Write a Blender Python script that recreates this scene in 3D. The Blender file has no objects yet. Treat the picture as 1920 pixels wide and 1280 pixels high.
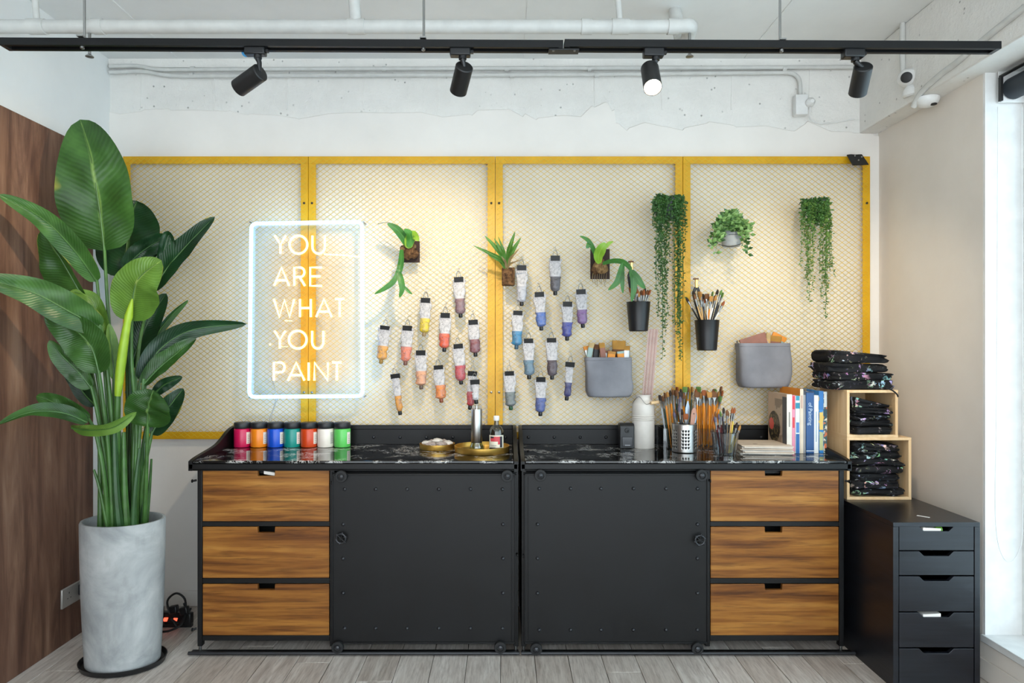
import bpy, bmesh, math, random
from mathutils import Vector, Matrix, noise

# ------------------------------------------------------------------ camera, sky, exposure
FPX, CX, CY, CAMH = 1250.0, 945.0, 652.0, 1.381     # focal length in pixels, principal point, eye height
DW = FPX / 350.0                                     # distance from the camera to the back wall (back wall is Y = 0)
scene = bpy.context.scene
COL = scene.collection
cam_data = bpy.data.cameras.new('camera')
cam = bpy.data.objects.new('camera', cam_data)
COL.objects.link(cam)
cam.location = (0, -DW, CAMH)
cam.rotation_euler = (math.radians(90), 0, 0)
cam_data.sensor_fit = 'HORIZONTAL'
cam_data.sensor_width = 36.0
cam_data.lens = 36.0 * FPX / 1920.0
cam_data.shift_x = (960 - CX) / 1920.0
cam_data.shift_y = (CY - 640) / 1920.0
cam_data.clip_start = 0.05
scene.camera = cam

world = bpy.data.worlds.new('daylight'); scene.world = world
world.use_nodes = True
wb = world.node_tree.nodes['Background']
wb.inputs[0].default_value = (0.84, 0.93, 1.0, 1)
wb.inputs[1].default_value = 1.0
scene.view_settings.view_transform = 'Standard'
scene.view_settings.look = 'None'
scene.view_settings.gamma = 1.0
scene.view_settings.use_curve_mapping = False
scene.view_settings.exposure = 2.2
SPOT_WATT = 9.5
NEON_BLUE = 2.5
NEON_WARM = 1.3
SPOT_COLOR = (1.0, 0.83, 0.60)

# ------------------------------------------------------------------ helpers
def P(px, py, s):
    """world point seen at pixel (px, py) at the distance where one metre spans s pixels"""
    return Vector(((px - CX) / s, FPX / s - DW, CAMH - (py - CY) / s))
def Yof(s): return FPX / s - DW
def Xof(px, s): return (px - CX) / s
def Zof(py, s): return CAMH - (py - CY) / s

def lin(h):
    if not isinstance(h, str): return tuple(h)
    h = h.lstrip('#')
    out = []
    for i in (0, 2, 4):
        c = int(h[i:i+2], 16) / 255.0
        out.append(c / 12.92 if c <= 0.04045 else ((c + 0.055) / 1.055) ** 2.4)
    return tuple(out)

class NT:
    def __init__(self, name):
        self.m = bpy.data.materials.new(name); self.m.use_nodes = True
        self.t = self.m.node_tree; self.n = self.t.nodes
        self.b = self.n['Principled BSDF']; self.out = self.n['Material Output']
    def node(self, typ, **kw):
        nd = self.n.new(typ)
        for k, v in kw.items(): setattr(nd, k, v)
        return nd
    def link(self, a, b): self.t.links.new(a, b)
    def coord(self, kind='Object', scale=(1, 1, 1), rot=(0, 0, 0), loc=(0, 0, 0)):
        tc = self.node('ShaderNodeTexCoord'); mp = self.node('ShaderNodeMapping')
        self.link(tc.outputs[kind], mp.inputs[0])
        mp.inputs['Scale'].default_value = scale; mp.inputs['Rotation'].default_value = rot
        mp.inputs['Location'].default_value = loc
        return mp.outputs[0]
    def noise(self, vec, scale=5, detail=4, rough=0.5, dist=0.0):
        nd = self.node('ShaderNodeTexNoise'); self.link(vec, nd.inputs['Vector'])
        nd.inputs['Scale'].default_value = scale; nd.inputs['Detail'].default_value = detail
        nd.inputs['Roughness'].default_value = rough; nd.inputs['Distortion'].default_value = dist
        return nd.outputs['Fac']
    def ramp(self, fac, stops, interp='LINEAR'):
        nd = self.node('ShaderNodeValToRGB'); self.link(fac, nd.inputs[0])
        cr = nd.color_ramp; cr.interpolation = interp
        while len(cr.elements) > 1: cr.elements.remove(cr.elements[-1])
        first = True
        for p, c in stops:
            c = lin(c) if not isinstance(c, (int, float)) else (c, c, c)
            if first: e = cr.elements[0]; e.position = p; first = False
            else: e = cr.elements.new(p)
            e.color = (c[0], c[1], c[2], 1)
        return nd.outputs[0]
    def math(self, op, a, b=None, clamp=False):
        nd = self.node('ShaderNodeMath', operation=op, use_clamp=clamp)
        for i, v in enumerate((a, b)):
            if v is None: continue
            if isinstance(v, (int, float)): nd.inputs[i].default_value = v
            else: self.link(v, nd.inputs[i])
        return nd.outputs[0]
    def mix(self, fac, a, b, blend='MIX'):
        nd = self.node('ShaderNodeMix', data_type='RGBA', blend_type=blend)
        if isinstance(fac, (int, float)): nd.inputs[0].default_value = fac
        else: self.link(fac, nd.inputs[0])
        for i, v in ((6, a), (7, b)):
            if isinstance(v, (str, tuple, list)): nd.inputs[i].default_value = (*lin(v), 1)
            else: self.link(v, nd.inputs[i])
        return nd.outputs[2]
    def color(self, c):
        if isinstance(c, (str, tuple, list)): self.b.inputs['Base Color'].default_value = (*lin(c), 1)
        else: self.link(c, self.b.inputs['Base Color'])
        return self
    def set(self, rough=0.5, metal=0.0, spec=0.5):
        if isinstance(rough, (int, float)): self.b.inputs['Roughness'].default_value = rough
        else: self.link(rough, self.b.inputs['Roughness'])
        self.b.inputs['Metallic'].default_value = metal
        self.b.inputs['Specular IOR Level'].default_value = spec
        return self
    def bump(self, h, strength=0.3, dist=0.01):
        nd = self.node('ShaderNodeBump'); nd.inputs['Strength'].default_value = strength
        nd.inputs['Distance'].default_value = dist
        self.link(h, nd.inputs['Height']); self.link(nd.outputs[0], self.b.inputs['Normal'])
        return self

MATS = {}
def plain(name, c, rough=0.5, metal=0.0, spec=0.5, vary=0.06):
    """plain paint or plastic with a slight unevenness of tone"""
    if name in MATS: return MATS[name]
    k = NT(name)
    c = lin(c)
    v = k.coord()
    f = k.noise(v, 18, 3)
    lo = tuple(x * (1 - vary) for x in c); hi = tuple(min(1, x * (1 + vary)) for x in c)
    k.color(k.ramp(f, [(0.3, lo), (0.7, hi)])).set(rough, metal, spec)
    MATS[name] = k.m
    return k.m
def emit(name, c, strength):
    k = NT(name)
    e = k.node('ShaderNodeEmission'); e.inputs[0].default_value = (*lin(c), 1); e.inputs[1].default_value = strength
    k.link(e.outputs[0], k.out.inputs[0])
    return k.m
def clear(name, tint, gloss=0.12, rough=0.05):
    """thin clear plastic or glass wall"""
    k = NT(name)
    t = k.node('ShaderNodeBsdfTransparent'); t.inputs[0].default_value = (*lin(tint), 1)
    g = k.node('ShaderNodeBsdfGlossy'); g.inputs['Roughness'].default_value = rough
    lw = k.node('ShaderNodeLayerWeight'); lw.inputs[0].default_value = 0.35
    f = k.math('MULTIPLY_ADD', lw.outputs['Facing'], 0.45)
    f.node.inputs[2].default_value = gloss
    mx = k.node('ShaderNodeMixShader')
    k.link(f, mx.inputs[0]); k.link(t.outputs[0], mx.inputs[1]); k.link(g.outputs[0], mx.inputs[2])
    k.link(mx.outputs[0], k.out.inputs[0])
    return k.m

# ---- mesh collector
class MB:
    def __init__(self): self.v = []; self.f = []; self.mi = []; self.uv = {}
    def add(self, vs, fs, mi=0):
        o = len(self.v); self.v += [Vector(v) for v in vs]
        for f in fs: self.f.append(tuple(i + o for i in f)); self.mi.append(mi)
        return o
    def box(self, x0, x1, y0, y1, z0, z1, mi=0):
        vs = [(x0,y0,z0),(x1,y0,z0),(x1,y1,z0),(x0,y1,z0),(x0,y0,z1),(x1,y0,z1),(x1,y1,z1),(x0,y1,z1)]
        self.add(vs, [(0,3,2,1),(4,5,6,7),(0,1,5,4),(1,2,6,5),(2,3,7,6),(3,0,4,7)], mi); return self
    def obox(self, c, ax, ay, az, mi=0):
        """oriented box: centre and three half-extent vectors"""
        c = Vector(c); ax = Vector(ax); ay = Vector(ay); az = Vector(az)
        vs = [c+sx*ax+sy*ay+sz*az for sz in (-1,1) for sx,sy in ((-1,-1),(1,-1),(1,1),(-1,1))]
        self.add(vs, [(0,3,2,1),(4,5,6,7),(0,1,5,4),(1,2,6,5),(2,3,7,6),(3,0,4,7)], mi); return self
    def bar(self, a, b, w, t, up=(0,1,0), mi=0):
        a = Vector(a); b = Vector(b); d = (b-a); L = d.length; d.normalize()
        u = Vector(up); s = d.cross(u)
        if s.length < 1e-5: s = d.cross(Vector((1,0,0)))
        s.normalize(); u = s.cross(d).normalized()
        return self.obox((a+b)/2, d*L/2, s*w/2, u*t/2, mi)
    def tube(self, pts, r, n=8, caps=True, closed=False, mi=0, flat=1.0):
        pts = [Vector(p) for p in pts]; N = len(pts)
        rs = r if isinstance(r, (list, tuple)) else [r]*N
        def tan(i):
            a = pts[(i-1) % N] if (closed or i > 0) else pts[i]
            b = pts[(i+1) % N] if (closed or i < N-1) else pts[i]
            t = b-a
            return t.normalized() if t.length > 1e-9 else Vector((0,0,1))
        t0 = tan(0)
        ref = Vector((0,1,0)) if abs(t0.y) < 0.9 else Vector((1,0,0))
        nrm = (ref - t0*ref.dot(t0)).normalized()
        o = len(self.v)
        for i in range(N):
            t = tan(i); nrm = nrm - t*nrm.dot(t)
            if nrm.length < 1e-6: nrm = t.orthogonal()
            nrm.normalize(); bn = t.cross(nrm)
            for k in range(n):
                a = 2*math.pi*k/n
                self.v.append(pts[i] + nrm*(math.cos(a)*rs[i]*flat) + bn*(math.sin(a)*rs[i]))
        M = N if closed else N-1
        for i in range(M):
            j = (i+1) % N
            for k in range(n):
                l = (k+1) % n
                self.f.append((o+i*n+k, o+i*n+l, o+j*n+l, o+j*n+k)); self.mi.append(mi)
        if caps and not closed:
            self.f.append(tuple(o+k for k in range(n))[::-1]); self.mi.append(mi)
            self.f.append(tuple(o+(N-1)*n+k for k in range(n))); self.mi.append(mi)
        return self
    def loft(self, rings, cap0=True, cap1=True, mi=0):
        o = len(self.v); n = len(rings[0])
        for r in rings: self.v += [Vector(p) for p in r]
        for i in range(len(rings)-1):
            m = mi(i) if callable(mi) else mi
            for k in range(n):
                l = (k+1) % n
                self.f.append((o+i*n+k, o+i*n+l, o+(i+1)*n+l, o+(i+1)*n+k)); self.mi.append(m)
        m0 = mi(0) if callable(mi) else mi; m1 = mi(len(rings)-2) if callable(mi) else mi
        if cap0: self.f.append(tuple(o+k for k in range(n))[::-1]); self.mi.append(m0)
        if cap1: self.f.append(tuple(o+(len(rings)-1)*n+k for k in range(n))); self.mi.append(m1)
        return self
    def lathe(self, prof, c=(0,0,0), n=24, sx=1.0, sy=1.0, axis=None, mi=0, cap0=True, cap1=True):
        """profile of (radius, height) turned about z (or about a given axis)"""
        c = Vector(c)
        if axis is None: ez = Vector((0,0,1)); ex = Vector((1,0,0)); ey = Vector((0,1,0))
        else:
            ez = Vector(axis).normalized(); ex = ez.orthogonal().normalized(); ey = ez.cross(ex)
        rings = [[c + ez*h + ex*(max(r,1e-5)*sx*math.cos(2*math.pi*k/n)) + ey*(max(r,1e-5)*sy*math.sin(2*math.pi*k/n)) for k in range(n)] for r, h in prof]
        return self.loft(rings, cap0, cap1, mi)
    def prism(self, poly, o, u, v, w, mi=0):
        """2D outline (u,v) at origin o extruded by vector w"""
        o = Vector(o); u = Vector(u); v = Vector(v); w = Vector(w)
        A = [o+u*a+v*b for a, b in poly]; n = len(A)
        self.add(A + [p+w for p in A], [tuple(range(n))[::-1], tuple(range(n, 2*n))] + [(i, (i+1) % n, (i+1) % n+n, i+n) for i in range(n)], mi)
        return self
    def ball(self, c, r, n=12, m=8, mi=0, amp=0.0, seed=0):
        c = Vector(c); r = Vector((r, r, r)) if isinstance(r, (int, float)) else Vector(r)
        rings = []
        for i in range(m+1):
            th = math.pi*i/m; th = min(max(th, 0.02), math.pi-0.02)
            ring = []
            for k in range(n):
                a = 2*math.pi*k/n
                d = Vector((math.sin(th)*math.cos(a), math.sin(th)*math.sin(a), -math.cos(th)))
                q = 1 + (amp*noise.noise(d*2.3+Vector((seed*7.1, seed*3.3, 0))) if amp else 0)
                ring.append(c + Vector((d.x*r.x, d.y*r.y, d.z*r.z))*q)
            rings.append(ring)
        return self.loft(rings, True, True, mi)

ORG = {}
def org(o): return ORG.get(o.name, Vector((0,0,0))) if o else Vector((0,0,0))
def build(name, mb, mats, parent=None, at=None, smooth=40, bevel=0.0, seg=2, uv=None):
    """links the collected shape as ONE mesh object; parts take their thing's origin"""
    base = org(parent) if parent else Vector(at if at is not None else (0,0,0))
    me = bpy.data.meshes.new(name)
    me.from_pydata([tuple(v-base) for v in mb.v], [], mb.f)
    if not isinstance(mats, (list, tuple)): mats = [mats]
    for m in mats: me.materials.append(m)
    if len(mats) > 1: me.polygons.foreach_set('material_index', mb.mi)
    if uv:
        l = me.uv_layers.new(name='UVMap')
        for lp in me.loops: l.data[lp.index].uv = uv[lp.vertex_index]
    bm = bmesh.new(); bm.from_mesh(me)
    if not uv: bmesh.ops.recalc_face_normals(bm, faces=bm.faces)
    bm.to_mesh(me); bm.free()
    if smooth:
        me.shade_smooth(); me.set_sharp_from_angle(angle=math.radians(smooth))
    o = bpy.data.objects.new(name, me); COL.objects.link(o)
    if parent: o.parent = parent
    else: o.location = base
    ORG[o.name] = base
    if bevel:
        b = o.modifiers.new('bevel', 'BEVEL'); b.width = bevel; b.segments = seg; b.limit_method = 'ANGLE'; b.angle_limit = math.radians(40)
    return o
def tag(o, label, cat=None, group=None, kind=None):
    o['label'] = label
    if cat: o['category'] = cat
    if group: o['group'] = group
    if kind: o['kind'] = kind
    return o
def thing(name, label, cat, loc=(0,0,0), group=None):
    o = bpy.data.objects.new(name, None); COL.objects.link(o)
    o.location = loc; o.empty_display_size = 0.05
    ORG[o.name] = Vector(loc)
    return tag(o, label, cat, group)
def struct(o): o['kind'] = 'structure'; return o
def copy_obj(o, parent):
    c = o.copy(); COL.objects.link(c); c.parent = parent; ORG[c.name] = ORG.get(o.name, Vector((0,0,0)))
    return c
def spline(pts, n, rads=None):
    """Catmull-Rom through the points, n+1 samples"""
    pts = [Vector(p) for p in pts]; N = len(pts)-1
    out = []
    for i in range(n+1):
        t = i/n*N; k = min(int(t), N-1); t -= k
        p0 = pts[max(k-1,0)]; p1 = pts[k]; p2 = pts[k+1]; p3 = pts[min(k+2,N)]
        out.append(0.5*((2*p1)+(-p0+p2)*t+(2*p0-5*p1+4*p2-p3)*t*t+(-p0+3*p1-3*p2+p3)*t*t*t))
    return out
def lerp(a, b, t): return a+(b-a)*t
def sup(hx, hy, c, e=4.0, n=24, ux=(1,0,0), uy=(0,1,0)):
    """super-ellipse ring"""
    c = Vector(c); ux = Vector(ux); uy = Vector(uy); out = []
    for k in range(n):
        a = 2*math.pi*k/n; ca, sa = math.cos(a), math.sin(a)
        out.append(c + ux*(hx*math.copysign(abs(ca)**(2/e), ca)) + uy*(hy*math.copysign(abs(sa)**(2/e), sa)))
    return out
def text_mesh(body, size, c, u, v, w, mat, name, parent, extrude=0.0004):
    """flat lettering: u = reading direction, v = up, w = outward"""
    cu = bpy.data.curves.new('lettering', 'FONT'); cu.body = body; cu.size = size; cu.extrude = extrude
    cu.align_x = 'CENTER'; cu.align_y = 'CENTER'; cu.resolution_u = 3
    t = bpy.data.objects.new('lettering_source', cu); COL.objects.link(t)
    dg = bpy.context.evaluated_depsgraph_get()
    me = bpy.data.meshes.new_from_object(t.evaluated_get(dg))
    bpy.data.objects.remove(t); bpy.data.curves.remove(cu)
    c = Vector(c); u = Vector(u); v = Vector(v); w = Vector(w); base = org(parent)
    for q in me.vertices:
        p = q.co; q.co = c + u*p.x + v*p.y + w*p.z - base
    me.materials.clear(); me.materials.append(mat)
    o = bpy.data.objects.new(name, me); COL.objects.link(o); o.parent = parent; ORG[o.name] = base
    return o

# ------------------------------------------------------------------ materials
def m_wall(name, c1, c2, bump=0.12):
    k = NT(name); v = k.coord()
    f = k.noise(v, 3.0, 6, 0.6)
    g = k.noise(v, 45, 3)
    k.color(k.ramp(f, [(0.3, c1), (0.7, c2)])).set(0.85, 0, 0.3)
    k.bump(k.math('ADD', k.math('MULTIPLY', f, 0.6), k.math('MULTIPLY', g, 0.25)), bump, 0.01)
    return k.m
M_PLASTER = m_wall('painted plaster', '#e0dcd6', '#e8e4de')
M_SIDE = m_wall('side wall paint', '#dcd4ca', '#e3dcd3', 0.05)
M_WHITE_WALL = m_wall('white wall paint', '#dfe0de', '#e6e7e5', 0.05)
def m_concrete_paint():
    k = NT('white painted board-marked concrete'); v = k.coord()
    f = k.noise(v, 5, 8, 0.65); g = k.noise(v, 60, 4, 0.6)
    vo = k.node('ShaderNodeTexVoronoi'); k.link(v, vo.inputs['Vector']); vo.inputs['Scale'].default_value = 22
    pit = k.ramp(vo.outputs['Distance'], [(0.05, 0.0), (0.13, 1.0)])
    sel = k.ramp(k.noise(v, 6, 2), [(0.46, 1.0), (0.52, 0.0)])
    pit = k.math('MAXIMUM', pit, sel)
    base = k.ramp(f, [(0.3, '#dbd9d4'), (0.7, '#e6e4df')])
    k.color(k.mix(pit, '#a9a8a4', base)).set(0.8, 0, 0.3)
    h = k.math('ADD', k.math('MULTIPLY', f, 1.0), k.math('MULTIPLY', g, 0.5))
    h = k.math('ADD', h, k.math('MULTIPLY', pit, 0.5))
    k.bump(h, 0.6, 0.012)
    return k.m
M_CONC = m_concrete_paint()
M_CEIL = m_wall('ceiling paint', '#dcdddb', '#e4e5e3', 0.10)
def m_woodpanel():
    k = NT('dark rustic wood cladding'); v = k.coord(scale=(6, 6, 0.7))
    f = k.noise(v, 2.2, 10, 0.62, 0.6); g = k.noise(k.coord(scale=(60, 60, 2.0)), 3, 6, 0.6)
    kn = k.noise(k.coord(scale=(1.5, 1.5, 0.9)), 2.0, 3)
    c = k.ramp(f, [(0.28, '#3a271f'), (0.43, '#674939'), (0.58, '#8c6953'), (0.76, '#a98871')])
    c = k.mix(k.math('MULTIPLY', g, 0.55), c, '#3e271e', 'MIX')
    c = k.mix(k.ramp(kn, [(0.42, 0.0), (0.68, 0.5)]), c, '#55362a')
    k.color(c).set(0.62, 0, 0.35); k.bump(k.math('ADD', f, g), 0.15, 0.004)
    return k.m
M_PANEL = m_woodpanel()
def m_floor():
    k = NT('grey washed wood plank'); oi = k.node('ShaderNodeObjectInfo')
    tc = k.node('ShaderNodeTexCoord'); mp = k.node('ShaderNodeMapping'); k.link(tc.outputs['Object'], mp.inputs[0])
    mp.inputs['Scale'].default_value = (14, 1.3, 1)
    cb = k.node('ShaderNodeCombineXYZ')
    r = k.math('MULTIPLY', oi.outputs['Random'], 37.0)
    for i in range(3): k.link(r, cb.inputs[i])
    k.link(cb.outputs[0], mp.inputs['Location'])
    f = k.noise(mp.outputs[0], 2.0, 8, 0.6, 0.8)
    g = k.noise(mp.outputs[0], 9.0, 6, 0.6)
    c = k.ramp(f, [(0.25, '#a99e95'), (0.45, '#cac0b7'), (0.62, '#dbd3cb'), (0.8, '#e6e0d9')])
    c = k.mix(k.math('MULTIPLY', k.ramp(g, [(0.45, 0.0), (0.66, 1.0)]), 0.5), c, '#93877d')
    t = k.ramp(oi.outputs['Random'], [(0.0, '#e9e5e1'), (1.0, '#ffffff')])
    k.color(k.mix(1.0, c, t, 'MULTIPLY')).set(0.42, 0, 0.4); k.bump(f, 0.08, 0.003)
    return k.m
M_FLOOR = m_floor()
M_FLOORBASE = plain('floor underlay', '#6d645d', 0.8)
def m_drawer():
    k = NT('stained pine drawer wood'); v = k.coord(scale=(0.9, 1, 16)); oi = k.node('ShaderNodeObjectInfo')
    cb = k.node('ShaderNodeCombineXYZ'); r = k.math('MULTIPLY', oi.outputs['Random'], 23.0)
    for i in range(3): k.link(r, cb.inputs[i])
    va = k.node('ShaderNodeVectorMath', operation='ADD'); k.link(v, va.inputs[0]); k.link(cb.outputs[0], va.inputs[1])
    f = k.noise(va.outputs[0], 1.6, 6, 0.58, 0.5); g = k.noise(va.outputs[0], 6.0, 4, 0.6, 0.3)
    b = k.noise(k.coord(scale=(1.2, 1, 1.6)), 2.6, 3)
    c = k.ramp(f, [(0.28, '#4a2a10'), (0.42, '#7a4a1c'), (0.56, '#98642a'), (0.75, '#b4803e')])
    c = k.mix(k.ramp(g, [(0.5, 0.0), (0.72, 0.6)]), c, '#371c0b')
    c = k.mix(k.ramp(b, [(0.45, 0.0), (0.75, 0.45)]), c, '#6b3b18')
    k.color(c).set(0.36, 0, 0.3); k.bump(g, 0.12, 0.002)
    return k.m
M_DRAWER = m_drawer()
def m_pine(name='pale pine board', c=('#cfa878', '#dbb98c', '#e4c69c'), ax=(14, 1.0, 14)):
    k = NT(name); v = k.coord(scale=ax); f = k.noise(v, 1.8, 6, 0.55, 0.4)
    k.color(k.ramp(f, [(0.3, c[0]), (0.5, c[1]), (0.7, c[2])])).set(0.5, 0, 0.4); k.bump(f, 0.05, 0.002)
    return k.m
M_PINE = m_pine()
M_PINE_V = m_pine('pale pine crate side', ax=(14, 14, 1.0))
def m_marble():
    k = NT('polished black marble'); v = k.coord()
    w = k.noise(v, 5.0, 8, 0.62, 2.2); w2 = k.noise(k.coord(loc=(3, 1, 4)), 14.0, 6, 0.65, 1.2)
    a = k.ramp(k.math('ABSOLUTE', k.math('SUBTRACT', w, 0.5)), [(0.0, 1.0), (0.020, 0.0)])
    b = k.ramp(k.math('ABSOLUTE', k.math('SUBTRACT', w2, 0.5)), [(0.0, 0.9), (0.030, 0.0)])
    msk = k.ramp(k.noise(v, 7, 3), [(0.47, 0.0), (0.57, 1.0)])
    fac = k.math('MULTIPLY', k.math('MAXIMUM', a, b), msk)
    k.color(k.mix(fac, '#0b0b0d', '#d8d6d2')).set(0.07, 0, 0.6)
    return k.m
M_MARBLE = m_marble()
def m_steel():
    k = NT('black powder-coated steel'); v = k.coord(); f = k.noise(v, 5, 4)
    k.color(k.ramp(f, [(0.3, '#0c0b0b'), (0.7, '#111112')]))
    k.set(k.ramp(f, [(0.3, 0.40), (0.7, 0.48)]), 0.0, 0.30); k.bump(k.noise(v, 220, 2), 0.05, 0.001)
    return k.m
M_STEEL = m_steel()
M_RIVET = plain('highlight-lightened black steel', '#2c2d30', 0.32, 0.3, 0.5)  # base colour lightened to stand in for highlights on rivets and fittings
M_BLACK = plain('matt black', '#141414', 0.5)
M_BLACKG = plain('black plastic', '#121315', 0.40)
M_TRACK = plain('black track enamel', '#08090a', 0.5, 0.0, 0.3)
M_RUBBER = plain('black rubber', '#101011', 0.65)
M_CHROME = plain('dull metal', '#9a9a98', 0.32, 1.0)
M_STAINLESS = plain('brushed stainless steel', '#b9b7b3', 0.34, 1.0)
M_BRASS = plain('brushed brass', '#e0b45c', 0.42, 1.0)
def m_yellow():
    k = NT('chipped yellow enamel'); v = k.coord(); f = k.noise(v, 8, 5)
    k.color(k.ramp(f, [(0.3, '#c99400'), (0.7, '#dca808')])).set(0.42, 0, 0.45); k.bump(k.noise(v, 90, 3), 0.08, 0.002)
    return k.m
M_YELLOW = m_yellow()
M_MESH = plain('yellow enamel wire', '#d0ae2c', 0.45)
def m_blackwood():
    k = NT('black-brown wood veneer'); v = k.coord(scale=(2, 2, 30)); f = k.noise(v, 2.0, 6, 0.6, 0.3)
    k.color(k.ramp(f, [(0.3, '#0e0f14'), (0.7, '#1b1d24')])).set(0.32, 0, 0.45); k.bump(f, 0.08, 0.001)
    return k.m
M_BLKWOOD = m_blackwood()
def m_potconc():
    k = NT('cast concrete planter'); v = k.coord(); f = k.noise(v, 4.5, 7, 0.6, 0.7); g = k.noise(k.coord(scale=(3, 3, 1)), 6, 5, 0.6)
    c = k.ramp(f, [(0.25, '#777a7b'), (0.42, '#979a9a'), (0.6, '#b2b4b3'), (0.8, '#c2c3c1')])
    c = k.mix(k.ramp(g, [(0.55, 0.0), (0.8, 0.5)]), c, '#83827e')
    k.color(c).set(0.7, 0, 0.35); k.bump(f, 0.12, 0.006)
    return k.m
M_POT = m_potconc()
def m_soil(name='dark potting soil', a='#20150e', b='#4b3524'):
    k = NT(name); v = k.coord(); f = k.noise(v, 60, 5, 0.7)
    k.color(k.ramp(f, [(0.35, a), (0.65, b)])).set(0.9, 0, 0.2); k.bump(f, 0.8, 0.01)
    return k.m
M_SOIL = m_soil()
M_BARK = m_soil('bark and root fibre', '#2a1a12', '#7b5a3c')
M_MOSS = m_soil('dry moss', '#4a331f', '#a38358')
def m_leaf(name, dark, mid, light, rib, uvscale=30.0, rough=0.36):
    k = NT(name); tc = k.node('ShaderNodeTexCoord'); sp = k.node('ShaderNodeSeparateXYZ'); k.link(tc.outputs['UV'], sp.inputs[0])
    off = k.math('ABSOLUTE', k.math('SUBTRACT', sp.outputs[1], 0.5))
    ph = k.math('SUBTRACT', k.math('MULTIPLY', sp.outputs[0], uvscale), k.math('MULTIPLY', off, 9.0))
    f = k.noise(k.coord(), 7, 4)
    w = k.math('SINE', k.math('MULTIPLY', k.math('ADD', ph, k.math('MULTIPLY', f, 2.0)), 6.283))
    w = k.math('ADD', k.math('MULTIPLY', w, 0.5), 0.5)
    c = k.ramp(f, [(0.3, dark), (0.52, mid), (0.75, light)])
    c = k.mix(k.math('MULTIPLY', w, 0.16), c, light)
    rb = k.ramp(off, [(0.0, 1.0), (0.035, 0.0)])
    c = k.mix(k.math('MULTIPLY', rb, 0.7), c, rib)
    ed = k.ramp(k.math('MULTIPLY', k.noise(k.coord(), 5, 2), off), [(0.31, 0.0), (0.34, 0.7)])
    c = k.mix(ed, c, '#a5a03a')
    k.color(c).set(rough, 0, 0.5); k.bump(w, 0.18, 0.003)
    k.b.inputs['Subsurface Weight'].default_value = 0.0
    tr = k.node('ShaderNodeBsdfTranslucent'); k.link(c, tr.inputs[0])
    mx = k.node('ShaderNodeMixShader'); mx.inputs[0].default_value = 0.18
    k.link(k.b.outputs[0], mx.inputs[1]); k.link(tr.outputs[0], mx.inputs[2]); k.link(mx.outputs[0], k.out.inputs[0])
    return k.m
M_LEAF = m_leaf('glossy green banana leaf', '#1d3b15', '#2d541e', '#487433', '#86a85a')
M_LEAF_D = m_leaf('shaded deep green banana leaf', '#0e2715', '#16391d', '#244f2a', '#5a8048')  # darker copy for dark leaves, with shadow on the rear ones in the colour
M_LEAF_L = m_leaf('light green banana leaf', '#43661f', '#5d8530', '#83a852', '#a9c070')
M_FERN = m_leaf('staghorn frond green', '#2a5a24', '#3c7a30', '#5a9a44', '#6aa552', 6)
M_FERN_L = m_leaf('young staghorn frond', '#6a9a24', '#86b433', '#a4cc50', '#b0d060', 4)
M_STRAP = m_leaf('striped strap leaf', '#3a6a24', '#4e8230', '#7aa648', '#c2cf86', 2)
M_STRAP_B = m_leaf('dry strap leaf', '#7d6a4a', '#95805a', '#a8946c', '#b9a67e', 2)
M_STALK = plain('green leaf stalk', '#3f662c', 0.45, vary=0.3)
M_STALK_L = plain('yellow-green leaf spear', '#94b52c', 0.42, vary=0.12)
M_STALK_D = plain('dark leaf stalk', '#2c4f28', 0.45, vary=0.25)
def m_foliage(name, a, b):
    k = NT(name); f = k.noise(k.coord(), 40, 3)
    k.color(k.ramp(f, [(0.3, a), (0.7, b)])).set(0.5, 0, 0.4)
    return k.m
M_STRING = m_foliage('string plant green', '#1f4019', '#456e2f')
M_STRING_L = m_foliage('pale string plant green', '#34581f', '#6c8e42')
M_BUSH = m_foliage('small leaf green', '#4c7438', '#86aa62')
def m_apron():
    k = NT('black cloth spattered with paint'); v0 = k.coord(); oi = k.node('ShaderNodeObjectInfo')
    cb = k.node('ShaderNodeCombineXYZ'); r = k.math('MULTIPLY', oi.outputs['Random'], 41.0)
    for i in range(3): k.link(r, cb.inputs[i])
    va = k.node('ShaderNodeVectorMath', operation='ADD'); k.link(v0, va.inputs[0]); k.link(cb.outputs[0], va.inputs[1]); v = va.outputs[0]
    base = k.ramp(k.noise(v, 14, 4), [(0.3, '#0a0a0b'), (0.7, '#17171a')])
    hue = k.node('ShaderNodeTexVoronoi'); k.link(v, hue.inputs['Vector']); hue.inputs['Scale'].default_value = 26
    hs = k.node('ShaderNodeHueSaturation'); k.link(hue.outputs['Color'], hs.inputs['Color']); hs.inputs['Saturation'].default_value = 0.55; hs.inputs['Value'].default_value = 0.85
    n1 = k.ramp(k.noise(v, 30, 5, 0.62, 0.8), [(0.575, 0.0), (0.60, 0.9)])
    n2 = k.ramp(k.noise(v, 7, 3), [(0.42, 0.0), (0.54, 1.0)])
    n3 = k.ramp(k.noise(v, 17, 7, 0.7, 1.0), [(0.60, 0.0), (0.70, 0.6)])
    c = k.mix(k.math('MULTIPLY', n1, n2), base, hs.outputs[0])
    c = k.mix(k.math('MULTIPLY', n3, n2), c, '#b9b4ae')
    k.color(c).set(0.75, 0, 0.3); k.bump(k.noise(v, 35, 5, 0.6, 1.0), 0.5, 0.006)
    return k.m
M_APRON = m_apron()
M_CLOTHBLK = plain('plain black cloth', '#101012', 0.8)
def m_fabric():
    k = NT('grey canvas'); v = k.coord(); f = k.noise(v, 7, 4); g = k.noise(v, 260, 2)
    k.color(k.ramp(f, [(0.3, '#74747a'), (0.7, '#8b8b90')])).set(0.85, 0, 0.3)
    k.bump(k.math('ADD', f, k.math('MULTIPLY', g, 0.2)), 0.35, 0.006)
    return k.m
M_CANVAS = m_fabric()
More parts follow.
